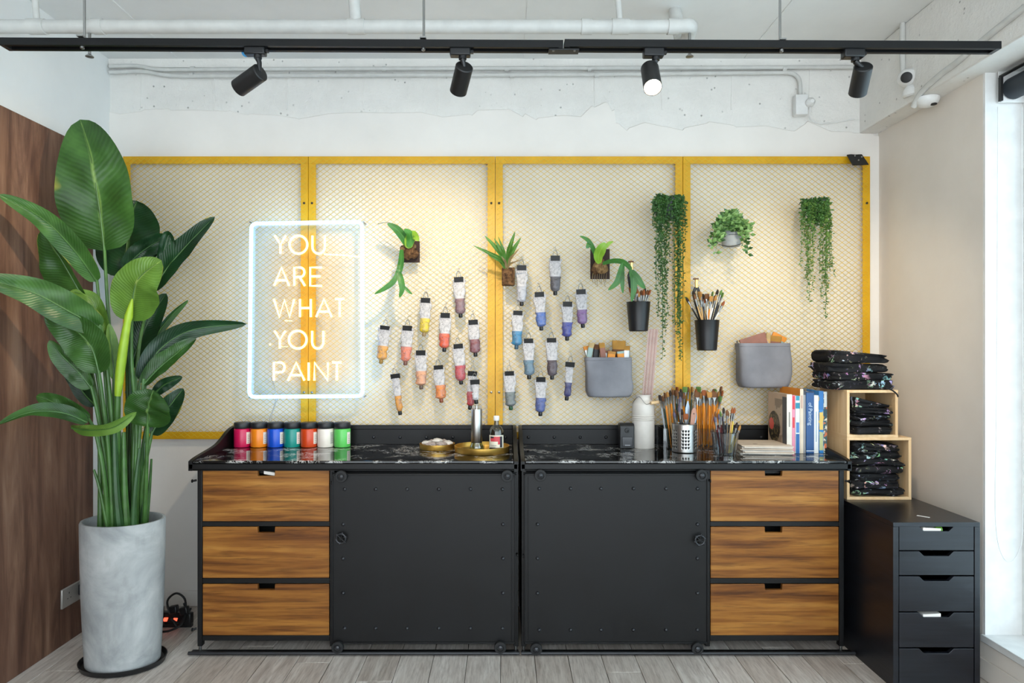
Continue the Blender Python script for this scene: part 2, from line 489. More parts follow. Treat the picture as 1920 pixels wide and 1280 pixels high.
M_CREAM = plain('cream enamelled metal', '#d5cfc7', 0.4)
M_WHITE = plain('white plastic', '#dededc', 0.4)
M_PIPE = plain('white painted pipe', '#c6c6c2', 0.55)
M_PAPER = plain('paper', '#e6e0d8', 0.8)
M_ACRYL = clear('clear acrylic', '#f2f4f4', 0.05)
M_GLASS = clear('window glass', '#e8f2f5', 0.06)
M_CLEARCUP = clear('clear plastic', '#e4e8ea', 0.10)
M_OIL = clear('pale oil in a bottle', '#b9b98a', 0.10)

# ------------------------------------------------------------------ room shell
XL, XR, ZC = -2.114, 2.009, 2.927
YF = -5.2                                           # shop goes on behind the camera; unseen front left open to admit daylight
YJ = Yof(447)                                       # window jamb
ZSILL = 0.183

fl = struct(build('floor', MB().box(XL-0.1, XR+0.5, YF, 0.1, -0.06, -0.011), M_FLOORBASE))
tag(fl, 'grey washed wood plank floor running towards the back wall')
PW, PL = 0.150, 1.28
pl_mesh = None
ncol = int((XR+0.02-XL)/PW)+1
for i in range(ncol):
    off = (i*0.437) % 1.0 * PL
    y = 0.0 + off
    while y > YF:
        a = min(y, 0.0); b = max(y-PL, YF)
        if a-b > 0.05:
            x0 = XL + i*PW; x1 = min(x0+PW, XR)
            if abs((a-b)-PL) < 1e-6 and x1-x0 > PW-1e-6:
                if pl_mesh is None:
                    o = build('plank', MB().box(0.0012, PW-0.0012, 0.0012, PL-0.0012, -0.011, 0.0), M_FLOOR, fl, bevel=0.0012, seg=1)
                    pl_mesh = o
                    o.location = (x0, b, 0)
                else:
                    o = copy_obj(pl_mesh, fl); o.location = (x0, b, 0)
            else:
                o = build('plank', MB().box(x0+0.0012, x1-0.0012, b+0.0012, a-0.0012, -0.011, 0.0), M_FLOOR, fl, bevel=0.0012, seg=1)
        y -= PL

ce = struct(build('ceiling', MB().box(XL-0.2, XR+0.5, YF, 0.15, ZC, ZC+0.15), M_CEIL))
tag(ce, 'white painted concrete ceiling')
for px in (985, 300, 1420):                         # shallow board joints cast in the slab
    build('board_joint', MB().box(Xof(px, 370)-0.004, Xof(px, 370)+0.004, -1.6, -0.02, ZC-0.004, ZC+0.002), M_CEIL, ce)

wbk = struct(build('wall_back', MB().box(XL-0.2, XR+0.4, 0.007, 0.15, -0.05, ZC+0.1), M_CONC))
tag(wbk, 'white back wall, rough board-marked concrete above smooth plaster')
# plaster coat with a broken top edge, a thumb's width proud of the rough concrete
rnd = random.Random(4)
edge = []
ctrl = [(1640,252),(1600,248),(1560,244),(1515,228),(1490,246),(1440,236),(1380,236),(1330,226),(1285,240),(1250,238),(1210,228),(1180,240),(1160,232),(1152,205),(1140,192),(1115,200),(1095,214),(1060,216),(1010,222),(985,214),(955,204),(900,206),(885,214),(830,220),(790,208),(740,210),(690,210),(620,214),(560,222),(520,216),(470,212),(430,206),(380,208),(320,204),(270,206),(225,212)]
edge.append((XR, Zof(254, 350)))
for px, py in ctrl:
    edge.append((Xof(px, 350), Zof(py, 350) + rnd.uniform(-0.006, 0.006)))
    edge.append((Xof(px-5, 350), Zof(py + rnd.uniform(-3, 5), 350)))
edge.append((XL, Zof(210, 350)))
mb = MB()
vs = []
for x, z in edge: vs += [(x, 0.0, 0.0), (x, 0.0, z-0.004), (x, 0.003, z), (x, 0.008, z)]
fs = []
for i in range(len(edge)-1):
    for k in range(3): fs.append((i*4+k, i*4+k+1, i*4+k+5, i*4+k+4))
mb.add(vs, fs)
build('plaster_coat', mb, M_PLASTER, wbk, smooth=0)
for px in (263, 400, 540, 680, 820, 958, 1115, 1240, 1375, 1520):      # formwork board joints
    j = rnd.uniform(-3, 3)
    build('board_joint', MB().bar(P(px, 112, 350)+Vector((0,0.007,0)), P(px+j, 205, 350)+Vector((0,0.007,0)), 0.008, 0.006), M_CONC, wbk)
build('ledge', MB().box(XL, XR, -0.006, 0.012, Zof(127, 350), ZC), M_CONC, wbk)

wl = struct(build('wall_left', MB().box(XL-0.2, XL, YF, 0.15, -0.05, ZC+0.1), M_WHITE_WALL))
tag(wl, 'white left wall with dark wood cladding on its lower part')
XP = -2.05
ZP = 2.37
build('wood_panel', MB().box(XL, XP, YF, Yof(375.6), 0.0, ZP), M_PANEL, wl, bevel=0.002)

wr = struct(build('wall_right', MB().box(XR, XR+0.30, YJ, 0.15, -0.05, ZC+0.1), M_SIDE))
tag(wr, 'beige right wall beside the tall window')
build('wall_below_sill', MB().box(XR, XR+0.30, YF, YJ, -0.05, ZSILL-0.03), M_SIDE, wr)
XB = 1.909
bm_ = build('beam', MB().box(XB, XR+0.30, YF, 0.012, 2.53, ZC), M_CONC, wr, bevel=0.006, seg=2)
si = struct(build('trim_1', MB().box(XR-0.012, XR+0.26, YF, YJ, ZSILL-0.03, ZSILL), M_WHITE, bevel=0.003))
tag(si, 'white window sill low on the right wall')
bb = struct(build('baseboard_right', MB().box(XR-0.014, XR, YF, -0.0, 0.0, 0.085), M_SIDE, bevel=0.004))
tag(bb, 'beige baseboard along the right wall')
bl = struct(build('baseboard_back', MB().box(XP+0.02, XR-0.014, -0.012, 0.0, 0.0, 0.085), M_PLASTER, bevel=0.004))
tag(bl, 'white baseboard along the back wall')

# tall window in the right wall
XW = XR + 0.155
wn = bpy.data.objects.new('window_1', None); COL.objects.link(wn); wn.location = (XW, YJ, ZSILL); ORG[wn.name] = Vector((XW, YJ, ZSILL))
struct(wn); tag(wn, 'tall white framed window on the right wall')
ys = [YJ, YJ-1.15, YJ-2.3, YJ-3.4, YF]
for i, y in enumerate(ys):
    y1 = y if i == 0 else y+0.03
    build('window_frame', MB().box(XW, XW+0.06, y1-0.06, y1, ZSILL, 2.53), M_WHITE, wn, bevel=0.004)
for z in (ZSILL, 2.47):
    build('window_frame', MB().box(XW+0.003, XW+0.057, YF, YJ-0.05, z, z+0.06), M_WHITE, wn, bevel=0.004)
for i in range(4):
    build('pane', MB().box(XW+0.026, XW+0.032, ys[i+1]+0.03, ys[i]-0.05, ZSILL+0.05, 2.48), M_GLASS, wn)
# white reveal between wall face and window
build('reveal', MB().box(XR+0.0005, XR+0.30, YJ-0.012, YJ+0.002, ZSILL, 2.53), M_WHITE, wn)
# roller blind
rb = thing('roller_blind', 'rolled-up dark roller blind at the top of the window', 'blind', (XR+0.09, YJ-0.05, 2.44))
build('roll', MB().tube([(XR+0.10, YJ-0.035, 2.455), (XR+0.10, YJ-1.10, 2.455)], 0.045, 24), plain('dark blue-grey blind cloth', '#2a323a', 0.6), rb)
build('bracket', MB().box(XR+0.045, XR+0.155, YJ-0.028, YJ-0.022, 2.40, 2.53), M_WHITE, rb, bevel=0.002)
build('valance', MB().bar((XR+0.05, YJ-0.035, 2.505), (XR+0.05, YJ-1.10, 2.505), 0.004, 0.02).box(XR+0.038, XR+0.048, YJ-0.05, YJ-0.035, 2.40, 2.50), M_BLACK, rb)
cpts = [P(1869, 300, 452), P(1868, 650, 452), P(1867, 960, 452)]
loop = [P(1871, 200, 452), P(1870, 500, 452), P(1868, 800, 452), P(1866, 940, 452), P(1870, 1010, 452), P(1882, 1046, 453), P(1897, 1052, 454), P(1911, 1030, 455), P(1917, 990, 456), P(1918, 800, 456), P(1917, 500, 456), P(1916, 200, 456)]
build('pull_cord', MB().tube(spline(loop, 60), 0.0016, 6), M_WHITE, rb)

# ------------------------------------------------------------------ ceiling services
def pipe_run(name, label, pts, r, n=40, clips=(), m=M_PIPE):
    t = thing(name, label, 'pipe', pts[0])
    build('run', MB().tube(spline(pts, n), r, 12), m, t)
    for c, d in clips:
        c = Vector(c); d = Vector(d).normalized()
        build('clip', MB().tube([c-d*0.010, c+d*0.010], r*1.28, 12), m, t)
    return t
sp_ = 455
pz = Zof(50, sp_); py_ = Yof(sp_)
t = thing('ceiling_pipe', 'thick white pipe slung under the ceiling above the track', 'pipe', (-0.5, py_, pz))
mbp = MB().tube([(XL, py_, pz), (Xof(1270, sp_), py_, pz)], 0.027, 16)
build('main_run', mbp, M_PIPE, t)
ex = Xof(1270, sp_)
build('elbow', MB().tube(spline([(ex-0.01, py_, pz), (ex+0.04, py_, pz+0.003), (ex+0.062, py_+0.03, pz+0.004), (ex+0.066, py_+0.16, pz+0.004), (ex+0.066, py_+0.30, ZC-0.01)], 20), 0.029, 16), M_PIPE, t)
for px in (185, 1100, 1262):
    x = Xof(px, sp_)
    build('coupling', MB().tube([(x-0.022, py_, pz), (x+0.022, py_, pz)], 0.031, 16), M_PIPE, t)
for px, r in ((668, 0.024), (70, 0.012), (1163, 0.012)):
    x = Xof(px, sp_)
    build('branch', MB().tube([(x, py_, pz), (x-0.018, py_, ZC)], r, 12), M_PIPE, t)
    build('coupling', MB().tube([(x-0.035, py_, pz), (x+0.035, py_, pz)], 0.031, 16), M_PIPE, t)
for px in (168, 1293):
    x = Xof(px, sp_)
    lab = 'small white sprinkler head under the pipe at the left end of the track' if px < 900 else 'small white sprinkler head by the pipe end above the lit spotlight'
    k = thing('sprinkler_head', lab, 'sprinkler', (x, py_, pz-0.12), 'sprinkler heads under the ceiling')
    build('stem', MB().tube([(x, py_, pz-0.028), (x, py_, pz-0.115)], 0.006, 10), M_CHROME, k)
    build('deflector', MB().lathe([(0.004, 0), (0.016, 0.003), (0.016, 0.006), (0.004, 0.016)], (x, py_, pz-0.128), 12), M_CHROME, k)

yc = -0.018
def W(px, py, y=None):
    q = P(px, py, 351.5); return Vector((q.x, yc if y is None else y, q.z))
up = [W(206,125), W(240,124), W(262,125), W(300,131), W(360,131), W(500,130), W(800,129), W(1100,128), W(1450,127), W(1600,126), W(1628,126)]
lo = [W(206,136), W(230,135), W(268,134), W(310,141), W(360,143), W(500,142), W(800,141), W(1100,140), W(1300,138), W(1440,137), W(1478,137), W(1492,142), W(1499,154), W(1500,180)]
pipe_run('wall_conduit', 'upper of two thin white conduits along the top of the wall', up, 0.0105, 60, [(W(x, 129.5), (1,0,0)) for x in (362, 720, 950, 1105, 1470)])
pipe_run('wall_conduit', 'lower thin white conduit bending down to the wall socket box', lo, 0.0105, 90, [(W(x, 141.0), (1,0,0)) for x in (360, 690, 960, 1118)])
t = thing('socket_box', 'white socket box with a round white plug high on the wall', 'socket', W(1500, 200))
b0 = W(1488, 218); b1 = W(1511, 180)
build('box', MB().box(b0.x, b1.x, -0.045, -0.001, b0.z, b1.z), M_WHITE, t, bevel=0.004)
c = W(1513, 197)
build('plug', MB().lathe([(0.022, 0), (0.024, 0.01), (0.022, 0.022), (0.010, 0.034)], (c.x, -0.044, c.z), 16, axis=(0,-1,0)), M_WHITE, t)
build('plug_cord', MB().tube(spline([W(1513,205,-0.055), W(1516,222,-0.03), W(1535,231,-0.012), W(1570,228,-0.008), W(1604,222,-0.006)], 30), 0.003, 8), M_WHITE, t)

# ------------------------------------------------------------------ track and spotlights
ST = 570
yt = Yof(ST)
def track_z(x): return Zof(70, ST) - (x - Xof(0, ST))*0.0046
TW = 0.047
def track(px0, px1, label, dz=0.0):
    x0, x1 = Xof(px0, ST), Xof(px1, ST)
    t = thing('light_track', label, 'light track', ((x0+x1)/2, yt, track_z((x0+x1)/2)), 'black lighting track')
    def seg(y0, y1, z0, z1, m, name, trim=0.0):
        vs = []
        xa, xb = x0+trim, x1-trim
        for x in (xa, xb):
            zt = track_z(x)+dz
            vs += [(x, yt+y0, zt+z0), (x, yt+y1, zt+z0), (x, yt+y1, zt+z1), (x, yt+y0, zt+z1)]
        mb = MB(); mb.add(vs, [(0,1,2,3),(7,6,5,4),(0,4,5,1),(1,5,6,2),(2,6,7,3),(3,7,4,0)])
        return build(name, mb, m, t)
    seg(0, TW, -0.008, 0.0, M_TRACK, 'spine')
    seg(0, 0.012, -0.024, -0.008, M_TRACK, 'rail')
    seg(TW-0.012, TW, -0.024, -0.008, M_TRACK, 'rail')
    seg(0.020, 0.027, -0.016, -0.008, M_CHROME, 'conductor', 0.03)
    for xx in (x0+0.008, x1-0.008):
        zt = track_z(xx)+dz
        build('end_cap', MB().box(xx-0.008, xx+0.008, yt+0.001, yt+TW-0.001, zt-0.025, zt+0.001), M_BLACKG, t, bevel=0.001)
    return t
track(-2, 1056, 'left length of black lighting track hung below the ceiling')
track(1059, 1878, 'right length of black lighting track ending near the window', 0.003)
j = thing('track_joiner', 'short black joiner where the two track lengths meet', 'joiner', P(1058, 84, ST))
jx = Xof(1058, ST); jz = track_z(jx)
build('joiner_plate', MB().box(jx-0.05, jx+0.05, yt+0.006, yt+TW-0.006, jz-0.030, jz-0.0245), M_BLACKG, j, bevel=0.001)
for dx in (-0.035, 0.035):
    build('screw', MB().lathe([(0.004, 0), (0.004, 0.002), (0.001, 0.003)], (jx+dx, yt+0.012, jz-0.030), 8, axis=(0,0,-1)), M_CHROME, j)
for px, w in ((150, 'leftmost hanging rod of the lighting track'), (793, 'middle hanging rod of the lighting track'), (1468, 'rightmost hanging rod of the lighting track')):
    x = Xof(px, ST); z = track_z(x)+0.003
    k = thing('suspension_rod', 'thin grey metal ' + w, 'rod', (x, yt+TW/2, z), 'rods holding the track')
    build('rod', MB().tube([(x, yt+TW/2, z-0.006), (x, yt+TW/2, ZC)], 0.0042, 8), M_CHROME, k)
    build('ceiling_flange', MB().lathe([(0.02, 0), (0.02, 0.006), (0.006, 0.012)], (x, yt+TW/2, ZC), 16, axis=(0,0,-1)), M_CHROME, k)
    build('clamp', MB().box(x-0.010, x+0.010, yt-0.004, yt+TW+0.004, z+0.001, z+0.006).lathe([(0.007, 0), (0.007, 0.007), (0.003, 0.01)], (x, yt+0.012, z-0.026), 10, axis=(0,0,-1)), M_CHROME, k)

M_LAMP = emit('glowing lamp face', (1.0, 0.80, 0.52), 22.0)
M_LAMP_OFF = emit('lit lamp face seen from behind', (1.0, 0.80, 0.52), 22.0)
def spotlight(px, a, b, label, watt, angle, da=0.0, db=0.0, blend=0.9):
    """px: adapter centre; a/b: back and front centre of the can in pixels, with distance offsets"""
    x = Xof(px, ST); zt = track_z(x) - 0.024
    ym = yt + TW/2
    t = thing('track_spotlight', label, 'spotlight', (x, ym, zt), 'spotlights on the track')
    build('adapter', MB().box(x-0.034, x+0.034, ym-0.016, ym+0.016, zt-0.022, zt+0.012), M_BLACKG, t, bevel=0.004)
    sA = FPX/(ym+DW+da); sB = FPX/(ym+DW+db)
    A = P(a[0], a[1], sA); B = P(b[0], b[1], sB)
    ax = (B-A).normalized()
    L = (B-A).length
    if L < 0.10: B = A + ax*0.10; L = 0.10
    build('switch', MB().box(x+0.034, x+0.044, ym-0.006, ym+0.006, zt-0.012, zt-0.002), M_BLACKG, t, bevel=0.001)
    top = Vector((x+0.008, ym, zt-0.02))
    knee = Vector((lerp(top.x, A.x, 0.5), lerp(top.y, A.y, 0.5), zt-0.045))
    build('neck', MB().tube([top, top-Vector((0,0,0.012))], 0.013, 12).tube([top-Vector((0,0,0.012)), knee, A+ax*0.006], [0.010, 0.008, 0.007], 10), M_BLACKG, t)
    R = 0.0295
    build('can', MB().lathe([(0.004, -0.001), (R-0.003, 0), (R, 0.003), (R, L), (R-0.002, L), (R-0.003, L-0.010), (R-0.004, L-0.012)], A, 28, axis=ax, cap1=False), M_BLACK, t)
    build('lamp_face', MB().lathe([(R-0.003, L-0.012), (0.001, L-0.0105)], A, 24, axis=ax, cap0=True, cap1=True), M_LAMP, t)
    ld = bpy.data.lights.new('lamp_beam', 'SPOT'); ld.energy = watt; ld.color = SPOT_COLOR
    ld.spot_size = math.radians(angle); ld.spot_blend = blend; ld.shadow_soft_size = 0.02
    lo_ = bpy.data.objects.new('lamp_beam', ld); COL.objects.link(lo_)
    lo_.parent = t
    lo_.location = A + ax*(L+0.004) - Vector((x, ym, zt))
    lo_.rotation_mode = 'QUATERNION'; lo_.rotation_quaternion = ax.to_track_quat('-Z', 'Y')
    return t
spotlight(474, (489, 135), (447, 165), 'black cylinder spotlight on the track turned down towards the tall plant', SPOT_WATT*0.9, 62, 0.0, 0.045)
spotlight(862, (871, 124), (860, 168), 'black cylinder spotlight on the track above the brass tray, second from the left', SPOT_WATT*1.25, 84, 0.0, 0.075)
spotlight(1228, (1218, 128), (1224, 164), 'switched-on black spotlight on the track glaring towards the viewer', SPOT_WATT*0.4, 70, 0.0, -0.075)
spotlight(1606, (1619, 124), (1609, 170), 'rightmost black cylinder spotlight on the track near the security camera', SPOT_WATT*0.85, 80, 0.0, 0.070)
lb = thing('blue_sticker', 'small blue plastic tab behind the leftmost spotlight mount', 'tab', P(462, 98, 560))
q = P(462, 98, 556)
build('tab', MB().lathe([(0.016, -0.002), (0.016, 0.002)], q, 20, axis=(0,1,0)), plain('blue plastic', '#4aa0d8', 0.4), lb)

# ------------------------------------------------------------------ security devices on the beam
cA = P(1702, 146, 398)
t = thing('security_camera', 'white ball security camera with a black lens on the concrete beam', 'camera', cA)
build('ball', MB().ball(cA, (0.045, 0.045, 0.042), 20, 14), M_WHITE, t)
d = (cam.location - cA).normalized(); d = (d + Vector((-0.15, 0, 0.06))).normalized()
build('lens', MB().lathe([(0.024, 0), (0.024, 0.012), (0.020, 0.014), (0.001, 0.012)], cA + d*0.036, 20, axis=d), M_BLACK, t)
cB = P(1712, 172, 398)
build('body', MB().lathe([(0.040, -0.02), (0.046, -0.012), (0.042, 0.012), (0.028, 0.030)], cB, 20, axis=(-0.15, -0.1, 1)), M_WHITE, t)
build('arm', MB().bar(cB, (XB, cB.y+0.0, cB.z-0.01), 0.03, 0.02), M_WHITE, t)
tt = P(1704, 70, 400)
pipe_run('camera_conduit', 'short white conduit dropping to the security camera', [(tt.x, tt.y+0.05, ZC), (tt.x, tt.y+0.05, Zof(95, 396)), (cA.x, cA.y+0.035, cA.z+0.03)], 0.012, 20)
pt = [Vector((XB-0.008, Yof(s_), z)) for s_, z in ((404, 2.50), (412, 2.545), (430, 2.57), (448, 2.58), (470, 2.60), (520, 2.625), (620, 2.64))]
pipe_run('cable_trunking', 'white cable trunking running along the lower edge of the beam', pt, 0.013, 60)
cS = Vector((1.945, Yof(408), 2.528))
t = thing('motion_sensor', 'white dome motion sensor with a dark eye under the beam', 'sensor', cS)
build('dome', MB().lathe([(0.05, 0), (0.05, 0.01), (0.044, 0.026), (0.026, 0.038), (0.002, 0.042)], cS, 24, axis=(0,0,-1)), M_WHITE, t)
build('eye', MB().ball(cS+Vector((0.012,-0.020,-0.034)), (0.020, 0.014, 0.006), 14, 8), M_BLACK, t)

# ------------------------------------------------------------------ yellow mesh panels
SM = 354
ym_ = Yof(SM)                                       # front of frames
zt_, zb_ = Zof(293, SM), Zof(823, SM)
edges = [230, 578, 928.5, 1280.5, 1632]
BW = 0.039
gx, gz = 0.0350, 0.0268
def mesh_strands(w, h):
    mb = MB(); k = gz/gx
    r = 0.0021
    def clipline(x0, slope):
        # z = slope*(x-x0); clip to the rectangle [0,w] x [0,h]
        pts = []
        xa, xb = 0.0, w
        za, zb = slope*(xa-x0), slope*(xb-x0)
        t0, t1 = 0.0, 1.0
        dz = zb-za
        for lim, sg in ((0.0, 1), (h, -1)):
            va = sg*(za-lim); vb = sg*(zb-lim)
            if va < 0 and vb < 0: return None
            if va < 0: t0 = max(t0, va/(va-vb))
            elif vb < 0: t1 = min(t1, va/(va-vb))
        if t1-t0 < 1e-3: return None
        return (lerp(xa, xb, t0), lerp(za, zb, t0)), (lerp(xa, xb, t1), lerp(za, zb, t1))
    n = int((w + h/k)/gx)+2
    for i in range(-n, n+1):
        for sl, dy in ((k, 0.0), (-k, 0.0016)):
            c = clipline(i*gx, sl)
            if c:
                (xa, za), (xb, zb) = c
                mb.bar((xa, dy, za), (xb, dy, zb), 0.0022, 0.0020)
    return mb
strand_src = None
names = ['leftmost yellow framed mesh panel, behind the tall plant', 'yellow framed mesh panel between the neon sign and the coloured paint tubes', 'yellow framed mesh panel carrying the blue paint tubes and first grey pouch', 'rightmost yellow framed mesh panel with the hanging string plants']
for i in range(4):
    x0 = Xof(edges[i], SM)+0.0012; x1 = Xof(edges[i+1], SM)-0.0012
    t = thing('mesh_panel', names[i], 'mesh panel', (x0, ym_, zb_), 'yellow mesh wall panels')
    for a, b, c, d in ((x0, x1, zt_-BW, zt_), (x0, x1, zb_, zb_+BW), (x0, x0+BW, zb_+BW, zt_-BW), (x1-BW, x1, zb_+BW, zt_-BW)):
        build('frame_bar', MB().box(a, b, ym_, ym_+0.004, c, d), M_YELLOW, t, bevel=0.001)
    for a, b, c, d in ((x0, x1, zt_-0.004, zt_), (x0, x1, zb_, zb_+0.004), (x0, x0+0.004, zb_, zt_), (x1-0.004, x1, zb_, zt_)):
        build('frame_flange', MB().box(a, b, ym_+0.004, ym_+0.036, c, d), M_YELLOW, t)
    w, h = x1-x0-0.020, zt_-zb_-0.020
    if strand_src is None:
        mb = mesh_strands(w, h)
        for v in mb.v: v += Vector((x0+0.010, ym_-0.0022, zb_+0.010))
        strand_src = build('wire_mesh', mb, M_MESH, t, smooth=0); strand_src['kind'] = 'stuff'
        wsrc = w
    else:
        o = copy_obj(strand_src, t); o.scale.x = w/wsrc; o['kind'] = 'stuff'
    for side in (x0+BW*0.5, x1-BW*0.5):
        for py in (381, 735):
            z = Zof(py, SM)
            build('bolt', MB().lathe([(0.006, 0), (0.006, 0.003), (0.002, 0.005)], (side, ym_-0.003, z), 10, axis=(0,-1,0)), M_CHROME if py > 500 else M_BLACK, t)
# black bracket plate
q = [P(1588, 290, 357), P(1616, 289, 357), P(1629, 308, 362), P(1599, 309, 362)]
t = thing('bracket_plate', 'small black steel plate bracket at the top right frame corner', 'bracket', q[0])
mb = MB(); nn = (q[1]-q[0]).cross(q[3]-q[0]).normalized()*0.004
mb.add(q + [p+nn for p in q], [(0,1,2,3),(7,6,5,4),(0,4,5,1),(1,5,6,2),(2,6,7,3),(3,7,4,0)])
build('plate', mb, M_BLACK, t)
build('arm', MB().bar(P(1592, 290, 352), P(1604, 291, 358), 0.02, 0.004), M_BLACK, t)
for a, b in ((1603, 292), (1616, 294), (1610, 300)):
    build('screw', MB().ball(P(a, b, 363), 0.004, 8, 6), M_CHROME, t)

# ------------------------------------------------------------------ neon sign
SN = 362
M_NEON_B = emit('ice blue neon', (0.11, 0.46, 1.0), NEON_BLUE)
M_NEON_W = emit('warm white neon', (1.0, 0.60, 0.17), NEON_WARM)
ns = thing('neon_sign', 'neon sign reading YOU ARE WHAT YOU PAINT in warm letters inside a blue border', 'neon sign', P(575, 744, SN))
bk = [P(471, 417, SN-1.5), P(680, 414, SN-1.5), P(681, 745, SN-1.5), P(466, 747, SN-1.5)]
mb = MB(); dv = Vector((0, 0.004, 0)); mb.add(bk+[p+dv for p in bk], [(0,1,2,3),(7,6,5,4),(0,4,5,1),(1,5,6,2),(2,6,7,3),(3,7,4,0)])
build('backing_panel', mb, clear('clear acrylic sheet', '#fbfcfc', 0.015, 0.1), ns)
def rounded(pts, r, n=5):
    out = []; N = len(pts)
    for i in range(N):
        p = Vector(pts[i]); a = (Vector(pts[i-1])-p).normalized()*r; b = (Vector(pts[(i+1) % N])-p).normalized()*r
        for k in range(n+1):
            t_ = k/n; out.append((1-t_)**2*(p+a) + 2*t_*(1-t_)*p + t_*t_*(p+b))
    return out
build('border_tube', MB().tube(rounded([P(471.5, 419, SN), P(679, 416, SN), P(680, 742, SN), P(467.5, 744, SN)], 0.03), 0.0092, 10, closed=True), M_NEON_B, ns)
def ell(cx, cy, rx, ry, a0, a1, n): return [(cx+rx*math.cos(math.radians(lerp(a0,a1,i/n))), cy+ry*math.sin(math.radians(lerp(a0,a1,i/n)))) for i in range(n+1)]
LET = {
 'Y': [[(0,1),(.5,.5),(1,1)], [(.5,.5),(.5,0)]],
 'O': ['closed', ell(.5,.5,.5,.5,0,360,32)[:-1]],
 'U': [[(0,1),(0,.38)] + ell(.5,.38,.5,.38,180,360,14) + [(1,1)]],
 'A': [[(0,0),(.5,1),(1,0)], [(.17,.3),(.83,.3)]],
 'R': [[(0,0),(0,1),(.5,1)] + ell(.55,.74,.40,.26,90,-90,10) + [(0,.48)], [(.5,.48),(1,0)]],
 'E': [[(1,1),(0,1),(0,0),(1,0)], [(0,.52),(.88,.52)]],
 'W': [[(0,1),(.27,0),(.52,.95),(.77,0),(1,1)]],
 'H': [[(0,1),(0,0)], [(1,1),(1,0)], [(0,.5),(1,.5)]],
 'T': [[(0,1),(1,1)], [(.5,1),(.5,0)]],
 'P': [[(0,0),(0,1),(.55,1)] + ell(.58,.73,.42,.27,90,-90,10) + [(0,.46)]],
 'I': [[(0,1),(0,0)]],
 'N': [[(0,0),(0,1),(1,0),(1,1)]],
}
def q8(x, y): return (460 + x/3.554, 400 + y/3.554)
rows = [(148, 268, [('Y',197,270),('O',295,413),('U',447,530)]), (360, 482, [('A',192,291),('R',326,397),('E',432,510)]),
        (570, 690, [('W',190,326),('H',364,436),('A',472,576),('T',598,660)]), (782, 900, [('Y',194,267),('O',290,408),('U',445,520)]),
        (993, 1113, [('P',190,262),('A',284,394),('I',422,422),('N',460,550),('T',580,640)])]
for y0, y1, ls in rows:
    for ch, xa, xb in ls:
        mb = MB(); S_ = LET[ch]; closed = S_[0] == 'closed'
        for st in (S_[1:] if closed else S_):
            pts = [P(*q8(lerp(xa, xb, u), lerp(y1, y0, v)), SN) for u, v in st]
            mb.tube(pts, 0.0062, 8, closed=closed)
        o = build('letter', mb, M_NEON_W, ns); o['label'] = 'glowing warm letter ' + ch
build('underline_tube', MB().tube([P(*q8(525, 272), SN), P(*q8(650, 278), SN+0.5), P(*q8(768, 290), SN)], 0.0042, 8), M_NEON_W, ns)
build('underline_tube', MB().tube([P(*q8(262, 713), SN), P(*q8(312, 716), SN)], 0.0024, 8), M_NEON_W, ns)
build('link_wire', MB().tube([P(*q8(228, 888), SN-0.5), P(*q8(285, 888), SN-0.5)], 0.0012, 6), M_NEON_W, ns)
build('pilot_light', MB().ball(P(*q8(165, 873), SN), 0.005, 10, 8), M_NEON_W, ns)
for a, b, c in ((468, 416, 0), (681, 416, 0), (681, 744, 0), (468, 745, 0)):
    p = P(a, b, SN-1); build('standoff', MB().tube([p, Vector((p.x, ym_-0.003, p.z))], 0.004, 8), M_CHROME, ns)
build('power_cord', MB().tube(spline([P(508, 706, SN-2), P(518, 738, SN-3), P(514, 760, SN-3), P(506, 785, SN-3), P(508, 800, SN-3)], 24), 0.0016, 6).tube(spline([P(523, 742, SN-3), P(512, 770, SN-4), P(507, 798, SN-4)], 16), 0.0012, 6), plain('clear grey cord', '#a8a59c', 0.4), ns)

